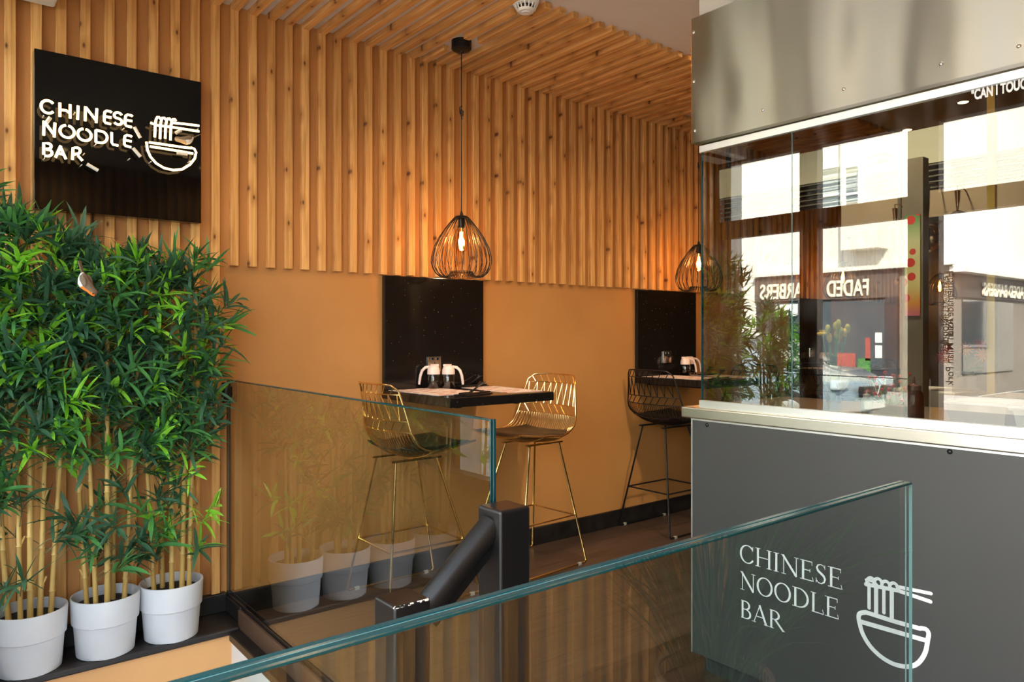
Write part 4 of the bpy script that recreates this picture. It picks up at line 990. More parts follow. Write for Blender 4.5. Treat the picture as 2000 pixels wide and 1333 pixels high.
for (u, v) in ((1381, 830.5), (1855, 883)):
    q = at_x(u, v, XC); b = MB(); b.lathe([(0.0005, -0.0055), (0.0045, -0.005), (0.0072, -0.0025), (0.0078, 0.0)], (XC, q.y, q.z), 16, axis='x', cap=False)
    b.v = [(XC+(p[0]-XC), p[1], p[2]) for p in b.v]; b.build('bolt', M['black_metal'], t, smooth=True)
def wedge_poly(b, pts, ws, x=XC-0.0012, flip=False):
    """ribbon of varying width in the yz plane"""
    n = len(pts); L = []; R = []
    for i in range(n):
        a = Vector(pts[max(0, i-1)]); c = Vector(pts[min(n-1, i+1)]); d = (c-a)
        d = d.normalized() if d.length > 1e-9 else Vector((1, 0)); nn = Vector((-d.y, d.x)); w_ = ws[i] if isinstance(ws, (list, tuple)) else ws
        L.append(Vector(pts[i])+nn*w_/2); R.append(Vector(pts[i])-nn*w_/2)
    vs = [(x, p.x, p.y) for p in L]+[(x, p.x, p.y) for p in R]
    b.add(vs, [(i, i+1, n+i+1, n+i) for i in range(n-1)])
def serif_text(b, txt, y0, y1, z0, h):
    """roman capitals drawn with thick and thin strokes; runs from y0 towards -y"""
    TK, TN_, SF = 0.115, 0.045, 0.032
    G = {}
    def st(x0, yy0, x1, yy1, w_): return ([(x0, yy0), (x1, yy1)], w_)
    def sf(x, y, w_): return ([(x-w_/2, y), (x+w_/2, y)], SF)
    def el(cx, cy, rx, ry, a0, a1, n=22, s_=0.0):
        pts = []; ws = []
        for i in range(n+1):
            a = math.radians(a0+(a1-a0)*i/n); pts.append((cx+rx*math.cos(a), cy+ry*math.sin(a))); ws.append(TN_+(TK-TN_)*abs(math.cos(a+s_))**1.3)
        return (pts, ws)
    G['C'] = (0.86, [el(0.45, 0.5, 0.38, 0.48, 38, 322), st(0.74, 0.72, 0.76, 0.97, SF), st(0.72, 0.25, 0.80, 0.19, SF)])
    G['H'] = (0.98, [st(0.18, 0, 0.18, 1, TK), st(0.80, 0, 0.80, 1, TK), st(0.18, 0.52, 0.80, 0.52, TN_), sf(0.18, 0.016, 0.28), sf(0.18, 0.984, 0.28), sf(0.80, 0.016, 0.28), sf(0.80, 0.984, 0.28)])
    G['I'] = (0.42, [st(0.2, 0, 0.2, 1, TK), sf(0.2, 0.016, 0.28), sf(0.2, 0.984, 0.28)])
    G['N'] = (0.98, [st(0.17, 0, 0.17, 0.98, TN_), st(0.13, 0.98, 0.82, 0.02, TK), st(0.82, 0.0, 0.82, 1, TN_), sf(0.17, 0.016, 0.24), sf(0.12, 0.984, 0.16), sf(0.82, 0.984, 0.24)])
    G['E'] = (0.74, [st(0.18, 0, 0.18, 1, TK), st(0.18, 0.978, 0.62, 0.978, TN_), st(0.18, 0.022, 0.66, 0.022, TN_), st(0.18, 0.52, 0.52, 0.52, TN_), sf(0.13, 0.016, 0.22), sf(0.13, 0.984, 0.22),
                     st(0.62, 0.80, 0.62, 1.0, SF), st(0.69, 0.0, 0.64, 0.22, SF), st(0.52, 0.43, 0.52, 0.61, SF)])
    G['S'] = (0.62, [([(0.49, 0.84), (0.42, 0.94), (0.30, 0.975), (0.17, 0.92), (0.12, 0.78), (0.17, 0.64), (0.30, 0.54), (0.44, 0.43), (0.51, 0.29), (0.47, 0.12), (0.33, 0.02), (0.19, 0.04), (0.10, 0.15)],
                      [0.035, 0.04, 0.05, 0.07, 0.09, 0.11, 0.12, 0.12, 0.10, 0.075, 0.05, 0.04, 0.035]), st(0.50, 0.76, 0.50, 0.98, SF), st(0.085, 0.02, 0.085, 0.26, SF)])
    G['O'] = (1.00, [el(0.49, 0.5, 0.40, 0.48, 0, 360, 36)])
    G['D'] = (0.94, [st(0.18, 0, 0.18, 1, TK), el(0.36, 0.5, 0.47, 0.478, -90, 90), st(0.18, 0.978, 0.38, 0.978, TN_), st(0.18, 0.022, 0.38, 0.022, TN_), sf(0.12, 0.016, 0.2), sf(0.12, 0.984, 0.2)])
    G['L'] = (0.74, [st(0.18, 0, 0.18, 1, TK), sf(0.18, 0.984, 0.28), st(0.10, 0.022, 0.66, 0.022, TN_), st(0.70, 0.0, 0.64, 0.24, SF)])
    G['B'] = (0.74, [st(0.18, 0, 0.18, 1, TK), el(0.34, 0.755, 0.23, 0.223, -90, 90), el(0.36, 0.272, 0.27, 0.25, -90, 90), st(0.1, 0.978, 0.36, 0.978, TN_), st(0.18, 0.525, 0.38, 0.525, TN_), st(0.1, 0.022, 0.38, 0.022, TN_)])
    G['A'] = (0.90, [st(0.10, 0.0, 0.44, 1.0, TN_), st(0.42, 1.02, 0.80, 0.0, TK), st(0.22, 0.36, 0.66, 0.36, TN_), sf(0.10, 0.016, 0.24), sf(0.80, 0.016, 0.26)])
    G['R'] = (0.82, [st(0.18, 0, 0.18, 1, TK), el(0.34, 0.745, 0.25, 0.233, -90, 90), st(0.1, 0.978, 0.36, 0.978, TN_), st(0.18, 0.512, 0.36, 0.512, TN_), st(0.38, 0.52, 0.84, 0.0, TK*0.9), sf(0.18, 0.016, 0.28), sf(0.86, 0.016, 0.14)])
    total = sum(G[c][0] for c in txt); sc = abs(y1-y0)/total; x = 0
    for c in txt:
        for k, (pts, ws) in enumerate(G[c][1]):
            P = [(y0-(x+p[0])*sc, z0+p[1]*h) for p in pts]
            wsc = [w_*(h+sc)/2 for w_ in ws] if isinstance(ws, list) else ws*(h+sc)/2
            wedge_poly(b, P, wsc, XC-0.0012-0.00003*(k % 7))
        x += G[c][0]
b = MB()
serif_text(b, 'CHINESE', -1.874, -2.262, 0.468, 0.066)
serif_text(b, 'NOODLE', -1.874, -2.250, 0.368, 0.066)
serif_text(b, 'BAR', -1.874, -2.048, 0.266, 0.064)
o = b.build('lettering', M['decal'], t); o['label'] = 'white vinyl lettering'
def L5(p): q = at_x(1330+p[0]/2.985, 920+p[1]/2.985, XC); return (q.y, q.z)
def lw(px, p): # stroke width in metres for a width in pixels of the tracing
    q = at_x(1330+p[0]/2.985, 920+p[1]/2.985, XC); a = ray(1330+p[0]/2.985)[0]; return px/2.985*(XC/a)/F*1.08
b = MB(); kk = 0
def stroke5(pts, px, rnd_=True):
    global kk
    # round caps and a smooth ribbon
    P = [L5(p) for p in pts]; W = [lw(px, p) for p in pts]; kk += 1; xx = XC-0.0012-0.00003*(kk % 9)
    wedge_poly(b, P, W, xx)
    for q, w_ in ((P[0], W[0]), (P[-1], W[-1])) if rnd_ else ():
        n = 14; b.add([(xx-0.00001, q[0]+w_/2*math.cos(2*PI*i/n), q[1]+w_/2*math.sin(2*PI*i/n)) for i in range(n)], [tuple(range(n))])
def catm(pts, n=6):
    P = [Vector(p) for p in pts]; out = []
    for i in range(len(P)-1):
        a = P[max(0, i-1)]; b_ = P[i]; c = P[i+1]; d = P[min(len(P)-1, i+2)]
        for k in range(n):
            s_ = k/n; out.append(0.5*((2*b_)+(c-a)*s_+(2*a-5*b_+4*c-d)*s_*s_+(3*b_-a-3*c+d)*s_**3))
    out.append(P[-1]); return out
stroke5(catm([(1085, 826), (1050, 830), (1037, 850), (1045, 900), (1065, 960), (1110, 1030), (1175, 1090), (1250, 1130), (1330, 1142), (1385, 1120), (1425, 1060), (1440, 985), (1445, 950), (1430, 925), (1395, 918)]), 24, False)
stroke5([(1075, 824), (1250, 880), (1400, 922)], 24, False)
stroke5([(1048, 880), (1250, 938), (1430, 990)], 25, False)
for i, (xx, y0, y1) in enumerate(((1098, 660, 800), (1139, 665, 840), (1184, 680, 828), (1230, 690, 865))):
    stroke5([(xx, y0), (xx, y1)], 22 if i in (1, 3) else 18)
    stroke5(catm([(xx-14, y0-4), (xx-8, y0-28), (xx+10, y0-36), (xx+28, y0-24), (xx+34, y0-6)]), 17)
stroke5([(1080, 662), (1270, 700), (1455, 763)], 21); stroke5([(1080, 636), (1120, 645)], 14); stroke5([(1262, 676), (1458, 716)], 19)
o = b.build('bowl_logo', M['decal'], t); o['label'] = 'white vinyl bowl with noodles and chopsticks'

t = thing('glass_screen', (XC+0.02, -3.2, 1.016), 'tall glass screen of the kitchen standing on the counter, held in aluminium channels', 'glass screen')
XGL = XC+0.012; GZ1 = 2.03
b = MB(); b.box(XGL, XGL+0.004, KY1, KY0-0.058, 1.02, GZ1)
b.v = b.v; b.f = [f_ for f_ in b.f if True]; b.build('pane', M['kitchen_glass'], t)
b = MB(); b.box(XGL, XGL+0.010, KY0-0.058, KY0-0.054, 1.03, GZ1-0.02); b.build('polished_edge', M['edge'], t)
b = MB(); b.box(XGL-0.008, XGL+0.014, KY1, KY0-0.050, 1.016, 1.044); b.box(XGL-0.008, XGL+0.014, KY1, KY0-0.050, 1.996, 2.022); b.build('channel', M['alu'], t, bevel=0.001, seg=1)
b = MB(); jy = at_x(1547, 600, XGL).y
b.box(XGL-0.0006, XGL+0.0046, jy-0.0012, jy+0.0012, 1.044, 1.996); b.build('pane_joint', M['edge_pale'], t)
tx = text_mesh('vinyl_quote', '"CAN I TOUCH', 0.040, 0.0002, M['decal'], 0.55, 0.0016)
q = at_x(1897, 193, XGL-0.001)
tx.parent = t; tx.rotation_euler = (PI/2, 0, -PI/2); tx.location = (q.x-(XC+0.02), q.y+3.2, q.z-1.016-0.004); tx['label'] = 'white vinyl quotation on the glass'

t = thing('steel_hood', (XC, -3.2, 2.03), 'brushed steel hood fascia above the kitchen glass, fixed with screws', 'kitchen hood')
HY0 = -1.672
b = MB(); ny, nz = 60, 14; X0 = XC-0.022
b.box(X0, XC+0.05, KY1, HY0, 2.030, 2.512); b.build('steel_sheet', M['steel'], t, bevel=0.003)
b = MB()
for (u, v) in ((1352, 65), (1355, 160), (1357, 256), (1490, 215), (1648, 174), (1838, 125), (1990, 90)):
    q = at_x(u, v, X0); yy = min(q.y, HY0-0.012)
    b.lathe([(0.0005, -0.004), (0.004, -0.0035), (0.0062, -0.0012), (0.0065, 0.0)], (X0, yy, q.z), 14, axis='x', cap=False)
build_each(b, 'screw', M['chrome'], t, smooth=True)
b = MB(); b.box(XC+0.001, XC+0.25, KY1, HY0-0.022, 2.512, CEIL); struct(b.build('trim_8', M['plaster']))

# things on the worktop behind the screen
t = thing('kitchen_worktop', (XC+1.0, -3.2, 0.93), 'timber-topped kitchen work surface behind the glass screen', 'worktop')
b = MB(); b.box(XC+0.74, XC+1.40, KY1, -1.66, 0.90, 0.935); b.build('top', M['worktop'], t, bevel=0.004)
b = MB(); b.box(XC+0.76, XC+1.38, KY1, -1.70, 0.0, 0.90); b.build('base_cabinet', M['charcoal'], t)
def squeeze(loc, s_, body_m, cap_m, label):
    t = thing('squeeze_bottle', loc, label, 'sauce bottle')
    b = MB(); b.lathe([(0.030*s_, 0), (0.033*s_, 0.004*s_), (0.033*s_, 0.085*s_), (0.028*s_, 0.098*s_), (0.020*s_, 0.108*s_)], n=28); b.build('bottle_body', body_m, t, smooth=True, world=False)
    b = MB(); b.lathe([(0.024*s_, 0.106*s_), (0.024*s_, 0.122*s_), (0.010*s_, 0.126*s_), (0.0055*s_, 0.130*s_), (0.0035*s_, 0.152*s_), (0.0005, 0.153*s_)], n=24); b.build('nozzle_cap', cap_m, t, smooth=True, world=False)
q = at_x(1785, 812, 2.56); squeeze((2.56, q.y, 1.016), 0.92, M['sauce'], M['sauce'], 'dark brown squeeze bottle standing just behind the glass screen')
q = at_x(1693, 812, 2.62); squeeze((2.62, q.y, 0.988+0.028-0.0), 0.55, M['ceramic'], M['ceramic'], 'small white squeeze bottle with pointed nozzle behind the glass')
def tub(name, x0, x1, y0, y1, z0, h, m, label, open_=True):
    t = thing(name, ((x0+x1)/2, (y0+y1)/2, z0), label, 'food container')
    dx, dy = (x1-x0)*0.06, (y1-y0)*0.06; th = 0.003
    b = MB(); lo = [(x0+dx, y0+dy, z0), (x1-dx, y0+dy, z0), (x1-dx, y1-dy, z0), (x0+dx, y1-dy, z0)]; hi = [(x0, y0, z0+h), (x1, y0, z0+h), (x1, y1, z0+h), (x0, y1, z0+h)]
    li = [(x0+dx+th, y0+dy+th, z0+th), (x1-dx-th, y0+dy+th, z0+th), (x1-dx-th, y1-dy-th, z0+th), (x0+dx+th, y1-dy-th, z0+th)]; hn = [(x0+th, y0+th, z0+h), (x1-th, y0+th, z0+h), (x1-th, y1-th, z0+h), (x0+th, y1-th, z0+h)]
    b.add(lo+hi+li+hn, [(3, 2, 1, 0)]+[(i, (i+1) % 4, 4+(i+1) % 4, 4+i) for i in range(4)]+[(8, 9, 10, 11)]+[(12+i, 12+(i+1) % 4, 8+(i+1) % 4, 8+i) for i in range(4)]+[(4+i, 4+(i+1) % 4, 12+(i+1) % 4, 12+i) for i in range(4)])
    b.build('body', m, t, bevel=0.002)
    b = MB(); b.box(x0-0.006, x1+0.006, y0-0.006, y1+0.006, z0+h-0.012, z0+h-0.004); b.build('rim', m, t, bevel=0.002)
tub('food_tub', 2.40, 2.56, -2.70, -2.54, 1.016, 0.085, M['tub'], 'pale plastic food tub just behind the glass, left of the white box')
tub('food_tub', 2.60, 2.80, -2.82, -2.57, 1.016, 0.090, M['tub'], 'second pale plastic food tub standing farther back from the glass')
tub('food_box', 2.39, 2.56, -2.96, -2.715, 1.016, 0.080, M['white'], 'white plastic box at the right edge behind the glass')
tub('serving_tray', 3.38, 3.66, -2.20, -1.93, 0.935, 0.12, M['white'], 'long white lidded tray box behind the brown squeeze bottle')
# vase of daffodils
q = at_x(1628, 800, 2.92); vx, vy = 2.92, q.y
t = thing('flower_vase', (vx, vy, 1.016), 'clear glass vase of yellow daffodils standing behind the glass screen', 'vase of flowers')
b = MB(); b.lathe([(0.026, 0.0), (0.030, 0.004), (0.027, 0.06), (0.030, 0.13), (0.040, 0.19), (0.0385, 0.19), (0.028, 0.13), (0.025, 0.06), (0.026, 0.01)], n=32, cap=False); b.build('vase', M['clear'], t, smooth=True, world=False)
rn = random.Random(2); tips = [(-0.075, 0.285), (-0.040, 0.268), (-0.020, 0.300), (-0.012, 0.262), (0.003, 0.312), (0.012, 0.278), (0.026, 0.268), (0.034, 0.322), (0.040, 0.290), (0.062, 0.285), (0.078, 0.303)]
ey = Vector((RT.x, RT.y, 0))
for i, (a, h) in enumerate(tips):
    e = ey*a*0.72+Vector((rn.uniform(-0.02, 0.02), 0, h*0.98)); b = MB(); s0_ = ey*(-a*0.15)+Vector((0, 0, 0.01))
    b.tube([s0_, ey*a*0.3+Vector((0, 0, 0.15)), e], 0.0026, 6); b.build('stem', M['stem'], t, smooth=True, world=False)
    b = MB()
    if i == 0:
        for j in range(6):
            an = 2*PI*j/6; b.ball((e.x+0.012*math.cos(an), e.y+0.012*math.sin(an), e.z+0.004), 0.012, 8, sq=(1, 1, 0.6))
        b.lathe([(0.008, -0.002), (0.011, 0.010), (0.015, 0.020), (0.013, 0.020), (0.008, 0.004)], tuple(e), 14, cap=False); b.build('flower', M['yellow'], t, smooth=True, world=False)
    else:
        b.ball(tuple(e+Vector((0, 0, 0.008))), 0.0125, 10, sq=(0.9, 0.9, 1.6)); b.build('flower_bud', M['bud'] if i % 3 else M['yellow'], t, smooth=True, world=False)
# red blooms behind
t = thing('red_flower_bunch', (3.22, vy-0.09, 0.935), 'bunch of small red flowers in a low pot behind the daffodils', 'pot of flowers')
b = MB(); b.lathe([(0.030, 0), (0.040, 0.05), (0.036, 0.05), (0.0005, 0.04)], n=20, cap=False); b.build('pot', M['clear'], t, smooth=True, world=False)
b = MB(); s_ = MB()
for i in range(34):
    p = Vector((rn.uniform(-0.05, 0.05), rn.uniform(-0.09, 0.09), rn.uniform(0.08, 0.20))); b.ball(tuple(p), rn.uniform(0.006, 0.011), 7); s_.tube([(0, 0, 0.04), tuple(p)], 0.0012, 4)
b.build('blooms', M['red_fl'], t, smooth=True, world=False); s_.build('stems', M['stem'], t, smooth=True, world=False)
# far shelf with a ribbed white pot of orange flowers
t = thing('wall_shelf', (4.35, -2.2, 0.95), 'low white-edged shelf unit standing beyond the kitchen', 'shelf unit')
b = MB(); b.box(4.15, 4.55, -3.6, -1.70, 0.945, 0.985); b.build('shelf_board', M['white'], t, bevel=0.003)
b = MB(); b.box(4.20, 4.50, -3.55, -1.75, 0.0, 0.945); b.build('shelf_base', M['taupe'], t)
q = at_x(1884, 740, 4.3)
t = thing('potted_gerbera', (4.3, q.y, 0.985), 'ribbed white pot of orange and red flowers on the shelf beyond the kitchen', 'potted plant')
b = MB(); b.lathe([(0.055+0.002*(i % 2), 0.012*i) for i in range(10)]+[(0.054, 0.116), (0.052, 0.10), (0.0005, 0.095)], n=32, cap=False)
b.add([(0.055*math.cos(2*PI*j/16), 0.055*math.sin(2*PI*j/16), 0.0) for j in range(16)], [tuple(range(15, -1, -1))]); b.build('pot', M['white'], t, smooth=True, world=False)
b = MB(); lf = MB(); fr = MB(); rn = random.Random(8)
for i in range(7):
    c = Vector((rn.uniform(-0.05, 0.05), rn.uniform(-0.10, 0.10), rn.uniform(0.17, 0.30)))
    for j in range(12):
        a = 2*PI*j/12; (b if i % 2 else fr).tube([c, c+Vector((-0.008, 0.038*math.cos(a), 0.038*math.sin(a)))], [0.004, 0.0035], 5)
    lf.tube([(0, 0, 0.09), tuple(c)], 0.002, 5)
for i in range(26):
    a = rn.uniform(0, 2*PI); leaf(lf, (0, 0, 0.10), (math.cos(a), math.sin(a), rn.uniform(0.1, 0.9)), rn.uniform(0.07, 0.13), 0.035, 0, rn, 0.15)
b.build('orange_blooms', M['orange_fl'], t, smooth=True, world=False); fr.build('red_blooms', M['red_fl'], t, smooth=True, world=False); lf.build('leaves', M['leaf_mid'], t, smooth=True, world=False)
# overhead unit with rail and ladles
t = thing('overhead_unit', (3.62, -2.9, 1.86), 'overhead kitchen unit with pale board, dark louvres and beige fascia', 'overhead unit')
ya = -0.86; yb = -4.12
b = MB(); b.box(3.62, 3.66, yb, ya, 2.085, 2.25); b.build('pale_board', M['palegreen'], t)
b = MB()
for i in range(5): z = 1.965+0.026*i; b.hexa([(3.60, yb, z), (3.64, yb, z+0.004), (3.64, ya-0.02, z+0.004), (3.60, ya-0.02, z), (3.60, yb, z+0.006), (3.64, yb, z+0.016), (3.64, ya-0.02, z+0.016), (3.60, ya-0.02, z+0.006)])
b.build('louvres', M['louvre'], t)
b = MB(); b.box(3.642, 3.655, yb, ya-0.02, 1.955, 2.09); b.build('louvre_backing', M['black_metal'], t)
b = MB(); b.box(3.60, 3.66, yb, -1.60, 1.83, 1.955); b.build('fascia', M['taupe_in'], t)
b = MB(); b.box(3.595, 3.665, yb, -1.60, 1.812, 1.832); b.build('bottom_rail', M['black_metal'], t)
b = MB()
for yy in (ya-0.05, -2.5, -4.1): b.box(3.63, 3.65, yy-0.01, yy+0.01, 2.25, CEIL)
build_each(b, 'hanger', M['black_metal'], t)
def ladle(u, v0, v1, dish, label, X=3.50):
    X = X; a = at_x(u, v0, X); c = at_x(u, v1, X); t = thing('hanging_ladle', tuple(a), label, 'ladle', 'ladles hanging in the kitchen')
    L = a.z-c.z; b = MB(); b.tube([(3.60-X, 0, 0.0), ((3.60-X)/2, 0, 0.018), (0.0, 0, 0.012), (0.002, 0, -0.02)], 0.003, 6); b.tube([(0, 0, -0.005), (0.004, 0, -L*0.5), (0, 0, -L)], [0.012, 0.009, 0.004], 10); b.build('handle', M['bronze'], t, smooth=True, world=False)
    if dish:
        b = MB(); n = 8
        b.lathe([(0.0005, -0.035), (dish*0.5, -0.030), (dish*0.85, -0.015), (dish, 0.0), (dish*0.97, 0.0), (dish*0.82, -0.012), (0.0005, -0.031)], (0, 0, 0), 28, cap=False)
        b.v = [(z_, x_, y_-L-dish*0.95) for x_, y_, z_ in b.v]; b.build('bowl', M['bronze'], t, smooth=True, world=False)
ladle(1748, 405, 448, 0.0, 'short dark steel utensil handle, first of those hanging left of the flowered strip')
ladle(1786, 366, 440, 0.055, 'steel ladle with a round bowl hanging in front of the flowered strip')
ladle(1811, 362, 440, 0.062, 'steel skimmer with the largest dish hanging right of the flowered strip', 3.45)
ladle(1870, 370, 412, 0.045, 'steel ladle hanging nearest the brass pole')
X = 3.3; a = at_x(1767, 422, X); c = at_x(1797, 617, X)
b = MB(); b.box(X, X+0.004, c.y, a.y, c.z, a.z); o = b.build('printed_strip', M['floral'])
me = o.data
for v_ in me.vertices: v_.co -= Vector((X, c.y, c.z))
o.location = (X, c.y, c.z); tag(o, 'narrow hanging strip printed with red flowers behind the kitchen glass', 'printed strip')
b = MB(); b.box(X+0.004, X+0.06, c.y-0.01, a.y+0.01, 0.935, 2.05); tag(b.build('kitchen_post', M['taupe']), 'grey-taupe post behind the flowered strip in the kitchen', 'post')
q = at_x(1937, 400, 3.2); b = MB(); b.box(3.19, 3.215, q.y-0.0135, q.y+0.0135, 0.935, 2.81); tag(b.build('brass_pole', M['brass']), 'upright square brass pole in the kitchen near the right edge', 'pole')
# curved pipe rising from the overhead unit
q0 = at_x(1675, 338, 3.59); q1 = at_x(1757, 338, 3.59); r_ = (q0.y-q1.y)/2; cy = (q0.y+q1.y)/2; zc = q0.z-0.03
t = thing('arched_pipe', (3.59, q1.y, 1.83), 'thin grey pipe bent into an arch, standing against the overhead kitchen unit', 'pipe')
b = MB(); pts = [(3.59, q1.y, 1.84), (3.59, q1.y, zc)]+[(3.59, cy-r_*math.cos(PI*i/12), zc+r_*1.05*math.sin(PI*i/12)) for i in range(1, 12)]+[(3.59, q0.y, zc), (3.59, q0.y, zc-0.06)]
b.tube(pts, 0.008, 10); b.build('pipe', M['louvre'], t, smooth=True)
b = MB(); b.ball((3.59, q0.y, zc-0.06), 0.018, 12); b.build('end_knob', M['louvre'], t, smooth=True)
# shelf rack at the far right
t = thing('metal_rack', (4.4, -3.4, 0), 'black metal rack with plants beyond the kitchen, top right behind the glass', 'rack')
b = MB()
for yy in (-2.66, -3.9):
    for xx in (4.7, 5.0): b.box(xx, xx+0.02, yy-0.01, yy+0.01, 0, 2.35)
for z in (1.95, 2.12, 2.30): b.box(4.7, 5.02, -3.91, -2.65, z, z+0.018)
b.tube([(4.71, -2.66, 2.12), (4.71, -3.2, 1.96)], 0.008, 6); b.build('frame', M['black_metal'], t)
t = thing('trailing_plant', (4.85, -3.1, 2.138), 'dark green trailing plant on the black metal rack', 'potted plant')
b = MB(); b.lathe([(0.05, 0), (0.065, 0.10), (0.06, 0.10), (0.0005, 0.09)], n=20, cap=False); b.build('pot', M['black_pl'], t, smooth=True, world=False)
b = MB()
for i in range(60):
    a = rn.uniform(0, 2*PI); leaf(b, (rn.uniform(-.05, .05), rn.uniform(-.05, .05), 0.10), (math.cos(a), math.sin(a), rn.uniform(-0.1, 0.9)), rn.uniform(0.08, 0.17), 0.03, 0, rn, 0.25)
b.build('foliage', M['leaf_dark'], t, smooth=True, world=False)

# rattan planter with long grass on the near floor (seen in the front glass)
t = thing('rattan_planter', (1.82, -3.86, 0.0), 'slatted rattan planter with long arching grass, reflected in the foreground glass', 'potted plant')
b = MB()
for i in range(56):
    a = 2*PI*i/56; b.tube([(0.15*math.cos(a), 0.15*math.sin(a), 0.0), (0.165*math.cos(a), 0.165*math.sin(a), 0.30)], 0.0032, 5)
for z, r in ((0.004, 0.151), (0.15, 0.158), (0.295, 0.166)): b.lathe([(r-0.006, z-0.004), (r+0.006, z-0.004), (r+0.006, z+0.006), (r-0.006, z+0.006), (r-0.006, z-0.004)], n=40, cap=False)
b.build('basket', M['rattan'], t, smooth=True, world=False)
b = MB(); b.lathe([(0.14, 0.0), (0.15, 0.26), (0.0005, 0.265)], n=28); b.build('liner', M['soil'], t, smooth=True, world=False)
b = MB(); rn = random.Random(4)
for i in range(170):
    a = rn.uniform(0, 2*PI); rr = rn.uniform(0, 0.11); leaf(b, (rr*math.cos(a), rr*math.sin(a), 0.265), (math.cos(a)*rn.uniform(0.1, 0.6), math.sin(a)*rn.uniform(0.1, 0.6), 1), rn.uniform(0.45, 0.75), 0.009, 0, rn, rn.uniform(0.05, 0.34))
b.v = [(min(p[0], 0.46), max(p[1], -0.29), p[2]) for p in b.v]; b.build('grass', M['grass'], t, smooth=True, world=False)

# ================================================================== THE STREET OUTSIDE (seen reflected in the kitchen glass)
XR = 4.68   # twice the plane of the glass screen: a point at depth x in the mirror stands at XR - x
b = MB(); b.box(-60, XW0-0.05, -45, 45, -0.3, -0.14); struct(b.build('road', M['asphalt']))
b = MB(); b.box(-2.3, XW0-0.05, -45, 45, -0.14, 0.0); b.box(-12.5, -10.4, -45, 45, -0.14, -0.02); struct(b.build('pavement', M['paving']))
FXV = 17.3; FX = XR-FXV
def fz(u, v): q = at_x(u, v, FXV); return q.y, q.z
bl = thing('shop_building', (FX, 12, 0), 'cream corner building across the street with a barber shop at ground level', 'building')
yc = fz(1858, 600)[0]
b = MB(); b.box(FX-8, FX, yc, 30, -0.14, 9.5); b.build('wall', M['render'], bl)
def fbox(name, u0, v0, u1, v1, d0, d1, m, parent=bl):
    y1, z1 = fz(u0, v0); y0, z0 = fz(u1, v1); zz1 = max(fz(u0, v0)[1], fz(u1, v0)[1]); zz0 = min(fz(u0, v1)[1], fz(u1, v1)[1])
    b = MB(); b.box(FX+d0, FX+d1, y0, y1, zz0, zz1); return b.build(name, m, parent)
def ybox(name, y0, y1, z0, z1, d0, d1, m, parent=bl): b = MB(); b.box(FX+d0, FX+d1, y0, y1, z0, z1); return b.build(name, m, parent)
ys0 = fz(1758, 560)[0]; ys1 = fz(1478, 560)[0]
ybox('taupe_corner', yc-0.02, ys0, -0.1, 2.78, 0.0, 0.03, M['taupe'])
ybox('cornice', yc-0.12, ys1, 2.78, 2.88, 0.0, 0.22, M['render'])
ybox('fascia_board', ys0, ys1, 2.13, 2.76, 0.0, 0.10, M['fascia'])
ybox('shop_interior', ys0, ys1, -0.05, 2.13, 0.0, 0.03, M['charcoal'])
for (u0, u1) in ((1735, 1758), (1565, 1602), (1500, 1513)):
    ybox('pilaster', fz(u1, 600)[0], fz(u0, 600)[0], -0.05, 2.13, 0.02, 0.16, M['charcoal'])
for (u0, u1) in ((1602, 1735), (1513, 1565)):
    o = ybox('shop_window', fz(u1, 600)[0], fz(u0, 600)[0], 0.45, 2.08, 0.04, 0.05, M['pane'])
for (u, v0, v1, mm, w_) in ((1697, 660, 705, 'poster_red', 0.12), (1718, 650, 670, 'white', 0.16), (1718, 675, 700, 'white', 0.16), (1690, 700, 730, 'leaf_mid', 0.3), (1655, 690, 720, 'poster_red', 0.45)):
    y, z1 = fz(u, v0); z0 = fz(u, v1)[1]; ybox('window_poster', y-w_/2, y+w_/2, z0, z1, 0.052, 0.056, M[mm])
o = ybox('window_blind', fz(1565, 600)[0]+0.05, fz(1513, 600)[0]-0.05, 1.75, 2.05, 0.051, 0.056, M['white'])
sg = text_mesh('sign_letters', 'FADED', 0.54, 0.02, M['sign_cream'], 1.0, 0.010); sg.parent = bl; sg.rotation_euler = (PI/2, 0, PI/2)
sg.location = (0.12, fz(1703, 565)[0]-12, 2.20)
wdt = max(v.co.x for v in sg.data.vertices); need = fz(1620, 565)[0]-fz(1703, 565)[0]
for v in sg.data.vertices: v.co.x *= need/wdt
sg = text_mesh('sign_letters', 'BARBERS', 0.54, 0.02, M['sign_cream'], 1.0, 0.010); sg.parent = bl; sg.rotation_euler = (PI/2, 0, PI/2)
sg.location = (0.12, fz(1588, 565)[0]-12, 2.20); wdt = max(v.co.x for v in sg.data.vertices)
for v in sg.data.vertices: v.co.x *= need/wdt*1.36*wdt/wdt
def sash(u0, v0, u1, v1, d=0.0, mid=True):
    y1 = fz(u0, 400)[0]; y0 = fz(u1, 400)[0]; z1 = fz(u0, v0)[1]; z0 = fz(u0, v1)[1]; f = 0.07
    b = MB(); b.box(FX, FX+0.06+d, y0-f, y1+f, z0-f, z0); b.box(FX, FX+0.06+d, y0-f, y1+f, z1, z1+f); b.box(FX, FX+0.06+d, y0-f, y0, z0, z1); b.box(FX, FX+0.06+d, y1, y1+f, z0, z1)
    if mid: zm = (z0+z1)/2; b.box(FX, FX+0.05+d, y0, y1, zm-0.03, zm+0.03)
    w_ = b.build('window_frame', M['white'], bl); b = MB(); b.box(FX+0.01+d, FX+0.02+d, y0, y1, z0, z1); b.build('window_glazing', M['blind'], w_)
sash(1592, 335, 1643, 438); sash(1400, 465, 1425, 555); sash(1674, 335, 1698, 436, 0.5)
yb0 = fz(1735, 400)[0]; yb1 = fz(1662, 400)[0]
ybox('bay', yb0, yb1, 3.25, 9.0, 0.0, 0.5, M['render'])
